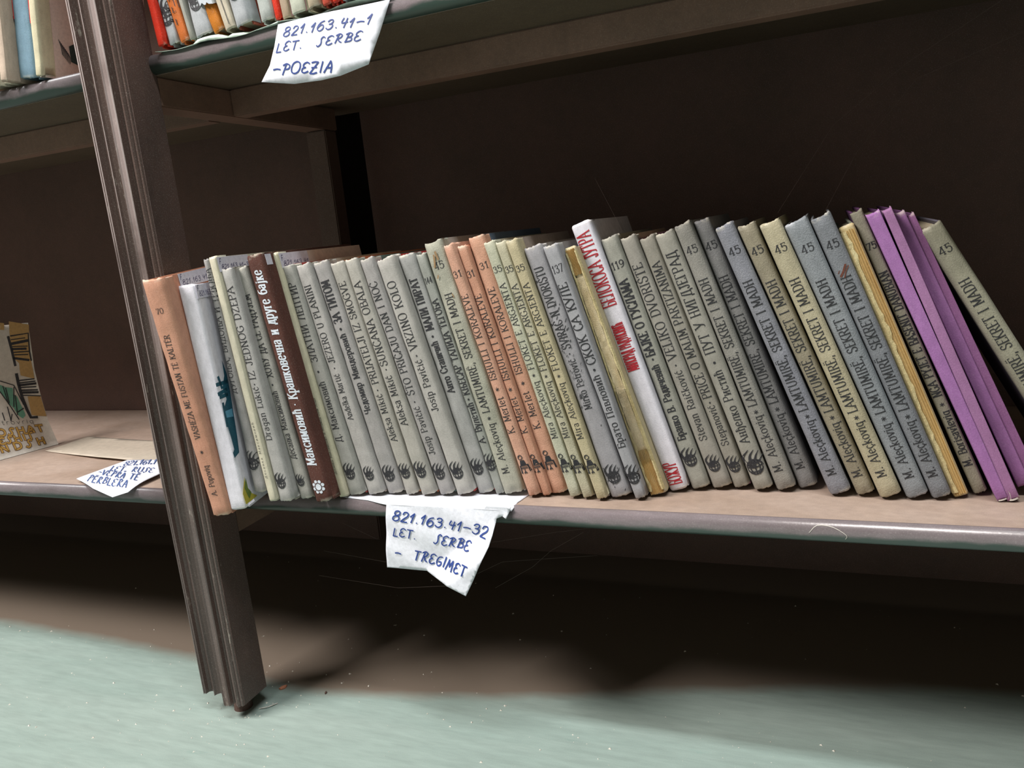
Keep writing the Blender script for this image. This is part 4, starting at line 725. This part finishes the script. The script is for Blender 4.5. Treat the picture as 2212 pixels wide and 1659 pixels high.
for i, (n, x, y, th, w) in enumerate(UPL):
    c = UC[n][0]; cm = cloth('upper_left_cloth_%d' % i, c, [int(v*.9) for v in c], HT, bump=.25)
    th = -9.5; yy = y
    X = [-.7125, -.6955, -.6835, -.6745, -.6655, -.6420]; w2 = [.0155, .0108, .0080, .0080, .0220, .0085][i]
    bc = (228, 210, 200) if n == 'creamp' else c
    # leaning to the right: the foot's right corner carries the book
    r_ = math.radians(-th)
    root, s, c1, c2, T = make_book(n, X[i], yy, PITCH+.0003+w2*math.sin(r_), th, [0, 0, 0, 0, 0, 0][i], 0, HT, w2, w2, cm, mat('upper_left_board_%d' % i, srgb(*bc), .7), .12, [], seed=70+i, worn=.6, thin=n in ('cream', 'box'))
    tag(root, LLAB[i], 'book', 'books on the upper shelf, left of the post')
    if n == 'creamp':
        ik = Ink(); rq = random.Random(2)
        for k in range(8): ik.ribbon(smooth_pts([(.020+k*.0012, .034-k*.0014), (.022+k*.0012, .028-k*.0012), (.0225+k*.001, .022-k*.001)]), .0003)
        ik.build('cover_picture', lambda u, v: (T(v)+.0001, u, v), M['ink_soft'], c2)
        ik = Ink(); ik.poly([(.030, .030), (.05, .040), (.05, .012), (.031, .017)]); ik.build('cover_picture', lambda u, v: (T(v)+.0001, u, v), mat('dark_green_print', srgb(34, 58, 56), .6), c2)
    if n == 'blue':
        ik = Ink(); ik.poly([(.0006, .050), (.0215, .046), (.0215, .12), (.0006, .12)]); ik.build('red_label', lambda u, v: (u, .0021*(abs(2*u/w2-1)**2.6)-.0004, v), mat('red_print', srgb(190, 44, 44), .5), s)
        ik = Ink(); ik.ribbon([(.0006, .050), (.0215, .046)], .0022); ik.build('dark_band', lambda u, v: (u, .0021*(abs(2*u/w2-1)**2.6)-.0006, v), M['ink_soft'], s)
# ---------------------------------------------------------------- paper labels
def sheet_mesh(name, P, fn, m, thick=.0003, step=6, parent=None, holes=None):
    """P outline in mm; fn(u,v)-> (point, normal-ish offset vector)"""
    def inside(p):
        c = False; n = len(P)
        for i in range(n):
            a, b = P[i], P[(i+1) % n]
            if (a[1] > p[1]) != (b[1] > p[1]) and p[0] < (b[0]-a[0])*(p[1]-a[1])/(b[1]-a[1])+a[0]: c = not c
        return c
    x0, x1 = min(p[0] for p in P), max(p[0] for p in P); y0, y1 = min(p[1] for p in P), max(p[1] for p in P)
    # subdivide outline
    Q = []
    for i in range(len(P)):
        a, b = P[i], P[(i+1) % len(P)]; k = max(1, int(math.dist(a, b)/step))
        for j in range(k): Q.append((a[0]+(b[0]-a[0])*j/k, a[1]+(b[1]-a[1])*j/k))
    pts = [Vector(q) for q in Q]; ne = len(pts)
    gx = x0+step/2
    while gx < x1:
        gy = y0+step/2
        while gy < y1:
            if inside((gx, gy)) and min(math.dist((gx, gy), q) for q in Q) > step*.5: pts.append(Vector((gx, gy)))
            gy += step
        gx += step
    r = delaunay_2d_cdt(pts, [], [list(range(ne))], 1, 1e-5)
    V = [fn(v.x/1000, v.y/1000) for v in r[0]]
    o = mesh(name, V, [tuple(f) for f in r[2]], m, parent, True)
    so = o.modifiers.new('thickness', 'SOLIDIFY'); so.thickness = thick; so.offset = 0
    return o
def write(name, lines, fn, m, parent, wt=.078, italic=.0):
    ik = Ink()
    for t, p, q, h in lines:
        p = (p[0]/1000, p[1]/1000); q = (q[0]/1000, q[1]/1000); L = math.dist(p, q); al = ((q[0]-p[0])/L, (q[1]-p[1])/L)
        H = math.hypot(*h)/1000; up = (h[0]/1000/H, h[1]/1000/H)
        ik.text(t, p, al, up, H, L, wt, False, 0, .7, .15)
    return ik.build(name, fn, m, parent)
# upper label: sheet lies on the upper shelf and hangs over its edge
def up_fn(x, z):
    d = max(0, .3835-z); y = -.0082-.0035*math.sin(min(1, d/.05)*1.8)-.05*d*d/.05*0 - .12*d*max(0, (x+.33)*6)*.4
    return (x, y+.0012*math.sin(x*60), z)
ul = empty('paper_label', (-.34, -.008, PITCH)); tag(ul, 'white handwritten label hanging from upper shelf, lettered POEZIA', 'label', 'handwritten shelf labels')
def rel(o, root):
    o.parent = root; o.location = -root.location; return o
a = rel(sheet_mesh('hanging_flap', LAB['up'], up_fn, M['label']), ul)
write('handwriting', LAB['uptext'], lambda x, z: tuple(Vector(up_fn(x, z))+Vector((0, -.0004, 0))), M['pen'], a)
mint = mat('mint_paper', srgb(206, 224, 210), .7, srgb(190, 208, 196), .5, 20)
def us_fn(x, y):    # wavy sheet on the shelf that droops over the edge
    wv = .0006*math.sin(x*95)+.0005*math.sin(x*41+1)
    if y < -.004: return (x, -.0078, PITCH+.0006-(-.004-y)+wv*2)
    return (x, y, PITCH+.0006)
rel(sheet_mesh('folded_sheet', [(-503, 60), (-503, -5), (-470, -6.5), (-440, -8.5), (-420, -7.5), (-400, -6), (-379, -5.5), (-379, -4.5), (-281, -4.5), (-281, 60)], us_fn, mint, step=7), ul)
# middle label
def lo_fn(x, z):
    d = max(0, -z); y = -.0078-.003*math.sin(min(1, d/.04)*1.57)
    # lower right corner bent towards the room
    s = ((x+.3091)*(-.0099+.0579)-(z+.0579)*(-.2401+.3091)); k = max(0, s)*9
    return (x, y-min(.012, k*.9)-.0006*math.sin(z*200+x*80), z)
lo = empty('paper_label', (-.29, -.008, 0)); tag(lo, 'torn white handwritten label hanging from middle shelf, lettered TREGIMET', 'label', 'handwritten shelf labels')
b = rel(sheet_mesh('hanging_flap', LAB['lo'], lo_fn, M['label'], step=2.5), lo)
write('handwriting', LAB['lotext'], lambda x, z: tuple(Vector(lo_fn(x, z))+Vector((0, -.0009, 0))), M['pen'], b)
def ls_fn(x, y):
    if y < -.002: return (x, max(y, -.0079), min(.0006, -(abs(y)-.002)*.35))
    return (x, y, .0005)
rel(sheet_mesh('folded_sheet', [(-389, -1.5), (-362, -4), (-342, -8.5), (-228, -8.5), (-227, 3), (-224, 20), (-222, 60), (-384, 60)], ls_fn, M['label'], step=6), lo)
# left label, half lying on the shelf, front corner drooping over the edge
def le_fn(x, y):
    return (x, y, .0042-max(0, .012-y)**2*5+.0003*math.sin(x*70))
ll = sheet_mesh('paper_label', LAB['left'], le_fn, M['label'], step=5); tag(ll, 'white handwritten label lying across the shelf edge left of the post', 'label', 'handwritten shelf labels')
write('handwriting', LAB['lefttext'], lambda x, y: tuple(Vector(le_fn(x, y))+Vector((0, 0, .0008))), M['pen_pale'], ll, .03)
pm = mat('plain_grey_paper', srgb(196, 184, 168), .8, srgb(176, 166, 150), .5, 12)
pp = sheet_mesh('paper_sheet', LAB['paper'], lambda x, y: (x, y, .0008+.0035*max(0, math.sin((x+.9)*13))*max(0, min(1, (.1-y)*30))), pm, step=8); tag(pp, 'blank grey-white paper lying on the middle shelf behind the left label', 'paper')
# ---------------------------------------------------------------- illustrated booklet standing at the left
PZ = [0, .0309, .0615, .0979, .1452, .158, .175]; PX = [-.9128, -.9219, -.925, -.9261, -.9201, -.9185, -.917]
def bx(y, z, off=0):
    z = max(0, z); k = 0
    while k < 5 and z > PZ[k+1]: k += 1
    t = (z-PZ[k])/(PZ[k+1]-PZ[k]); return (PX[k]+(PX[k+1]-PX[k])*t+(y-.132)*.218+off, y, z+.0005)
btm = mat('booklet_cover', srgb(204, 196, 186), .6, srgb(190, 180, 168), .5, 15)
bk = empty('booklet', (-.93, .06, 0)); tag(bk, 'illustrated booklet with tan and teal drawing and outlined yellow capitals, standing at the left', 'booklet')
V = []; F = []; ny, nz = 10, 24
for off in (0, -.004):
    for j in range(nz+1):
        for i in range(ny+1):
            y = -.02+.152*i/ny; zt = .158+(.132-y)*.04; V.append(bx(y, zt*j/nz, off))
n1 = (ny+1)*(nz+1)
for j in range(nz):
    for i in range(ny):
        a_ = j*(ny+1)+i; F.append((a_, a_+1, a_+ny+2, a_+ny+1)); F.append((n1+a_+1, n1+a_, n1+a_+ny+1, n1+a_+ny+2))
    for i in (0, ny): a_ = j*(ny+1)+i; F.append((a_, a_+ny+1, n1+a_+ny+1, n1+a_))
for j in (0, nz):
    for i in range(ny): a_ = j*(ny+1)+i; F.append((a_, a_+1, n1+a_+1, n1+a_))
cv = rel(mesh('cover', V, F, btm, None, True), bk)
def bdecal(nm, m, off, polys=(), lines=(), texts=()):
    ik = Ink()
    for P in polys:
        # split into strips so that the print follows the curved cover
        P = [(a/1000, b/1000) for a, b in P]; r = random.Random(1)
        z0, z1 = min(p[1] for p in P), max(p[1] for p in P); K = 10
        for k in range(K):
            za, zb = z0+(z1-z0)*k/K, z0+(z1-z0)*(k+1)/K
            def cut(z):
                xs = []
                for i in range(len(P)):
                    p, q = P[i], P[(i+1) % len(P)]
                    if (p[1] > z) != (q[1] > z): xs.append(p[0]+(q[0]-p[0])*(z-p[1])/(q[1]-p[1]))
                return (min(xs), max(xs)) if len(xs) > 1 else None
            A, B_ = cut(za+1e-6), cut(zb-1e-6)
            if A and B_:
                b0 = len(ik.V); ik.V += [(A[0], za), (A[1], za), (B_[1], zb), (B_[0], zb)]; ik.F.append((b0, b0+1, b0+2, b0+3))
    for w, P in lines: ik.ribbon([(a/1000, b/1000) for a, b in P], w*.00028)
    for t, p, q, h, wt in texts:
        p = (p[0]/1000, p[1]/1000); q = (q[0]/1000, q[1]/1000); L = math.dist(p, q)
        ik.text(t, p, ((q[0]-p[0])/L, (q[1]-p[1])/L), (0, 1), h/1000, L, wt, False, 0, .2, 0)
    return ik.build(nm, lambda y, z: bx(y, z, off), m, cv)
tanm = mat('tan_print', srgb(186, 150, 96), .7); gold = mat('gold_print', srgb(190, 150, 74), .7); tealm = mat('mint_print', srgb(104, 160, 138), .7); maro = mat('maroon_outline', srgb(96, 54, 46), .7)
bdecal('cover_picture', tanm, .0002, BK['tan']); bdecal('cover_picture', tealm, .0002, BK['teal']); bdecal('cover_drawing', M['ink'], .0004, (), BK['lines'])
bdecal('title', maro, .0003, texts=[(t, p, q, h, .19) for t, p, q, h in BK['text']]); bdecal('title', gold, .0005, texts=[(t, p, q, h, .125) for t, p, q, h in BK['text']])
bdecal('byline', M['ink_soft'], .0003, texts=[('etrovriq', BK['script'][0], BK['script'][1], 5, .04)])
# ---------------------------------------------------------------- chalk, crumbs, thread, dust, cobwebs
o = ck.build('chalk_mark', nose_pt, wsc); o.parent = case; o.location = case_inv
def lump(name, x, y, s, m, lab, cat, seed, flat=.45):
    bm = bmesh.new(); bmesh.ops.create_icosphere(bm, subdivisions=2, radius=1); r = random.Random(seed)
    for v in bm.verts:
        k = 1+.5*jitter(v.co.x, v.co.y+seed, v.co.z, 1.5); v.co = Vector((v.co.x*s*k, v.co.y*s*.5*k, max(-.6, v.co.z)*s*flat*k))
    o = bm_obj(name, bm, m); o.location = (x, y, ZF+s*flat*.55); o.rotation_euler.z = seed; tag(o, lab, cat); return o
lump('plaster_crumb', -.514, .0218, .0042, mat('orange_crumb', srgb(196, 130, 100), .9), 'orange crumb on the floor right of the post foot', 'crumb', 1)
lump('debris_chip', -.4644, .0252, .0022, M['panel'], 'small dark chip lying on the teal floor edge of the shade', 'chip', 2)
def tube(pts, r, V, F, n=5):
    P = [Vector(p) for p in (smooth_pts([tuple(p) for p in pts], 6) if len(pts) == 3 and r > .0002 else pts)]
    b = len(V)
    for i, p in enumerate(P):
        t = (P[min(i+1, len(P)-1)]-P[max(i-1, 0)]).normalized(); a = t.orthogonal().normalized(); c = t.cross(a)
        for k in range(n): q = p+(a*math.cos(6.2832*k/n)+c*math.sin(6.2832*k/n))*r; V.append(tuple(q))
    for i in range(len(P)-1):
        for k in range(n): F.append((b+i*n+k, b+i*n+(k+1) % n, b+(i+1)*n+(k+1) % n, b+(i+1)*n+k))
V = []; F = []; tube([(p[0]/1000, p[1]/1000, ZF+.0006+.001*(i == 1)) for i, p in enumerate(MISC['thread'])], .0005, V, F)
tag(mesh('thread', V, F, wsc, None, True), 'short white thread on the floor in front of the post foot', 'thread')
V = []; F = []; rd = random.Random(11)
for k in range(520):
    if k < 330: x = rd.uniform(-1.0, .15); y = rd.uniform(-.16, .06)
    elif k < 400: x = rd.gauss(-.54, .05); y = rd.gauss(-.03, .03)
    else: x = rd.uniform(-.9, .3); y = rd.uniform(.05, .30)
    s = rd.choice((.0004, .0006, .0009, .0015))*rd.uniform(.7, 1.2); b = len(V); a = rd.random()*6
    for dx, dy, dz in ((1, 0, 0), (-.3, .8, 0), (-.7, -.6, 0), (.1, .1, .7)): V.append((x+s*(dx*math.cos(a)-dy*math.sin(a)), y+s*(dx*math.sin(a)+dy*math.cos(a)), ZF+.0001+s*dz))
    F += [(b, b+1, b+3), (b+1, b+2, b+3), (b+2, b, b+3)]
tag(mesh('dust_specks', V, F, M['dust']), 'pale dust specks scattered over the teal floor', 'dust', kind='stuff')
web = mat('cobweb_silk', srgb(120, 106, 98), .8)
for nm, lab, sel, r_ in (('cobweb', 'fine dusty cobweb strands hanging under the middle shelf', WEB[:6], .00006), ('cobweb', 'two long cobweb threads in the dark upper right of the bay', WEB[6:8], .00005), ('cobweb', 'single short cobweb thread rising above the grey books', WEB[8:], .00005)):
    V = []; F = []
    for P in sel: tube(P, r_, V, F, 4)
    tag(mesh(nm, V, F, web), lab, 'cobweb', kind='stuff')
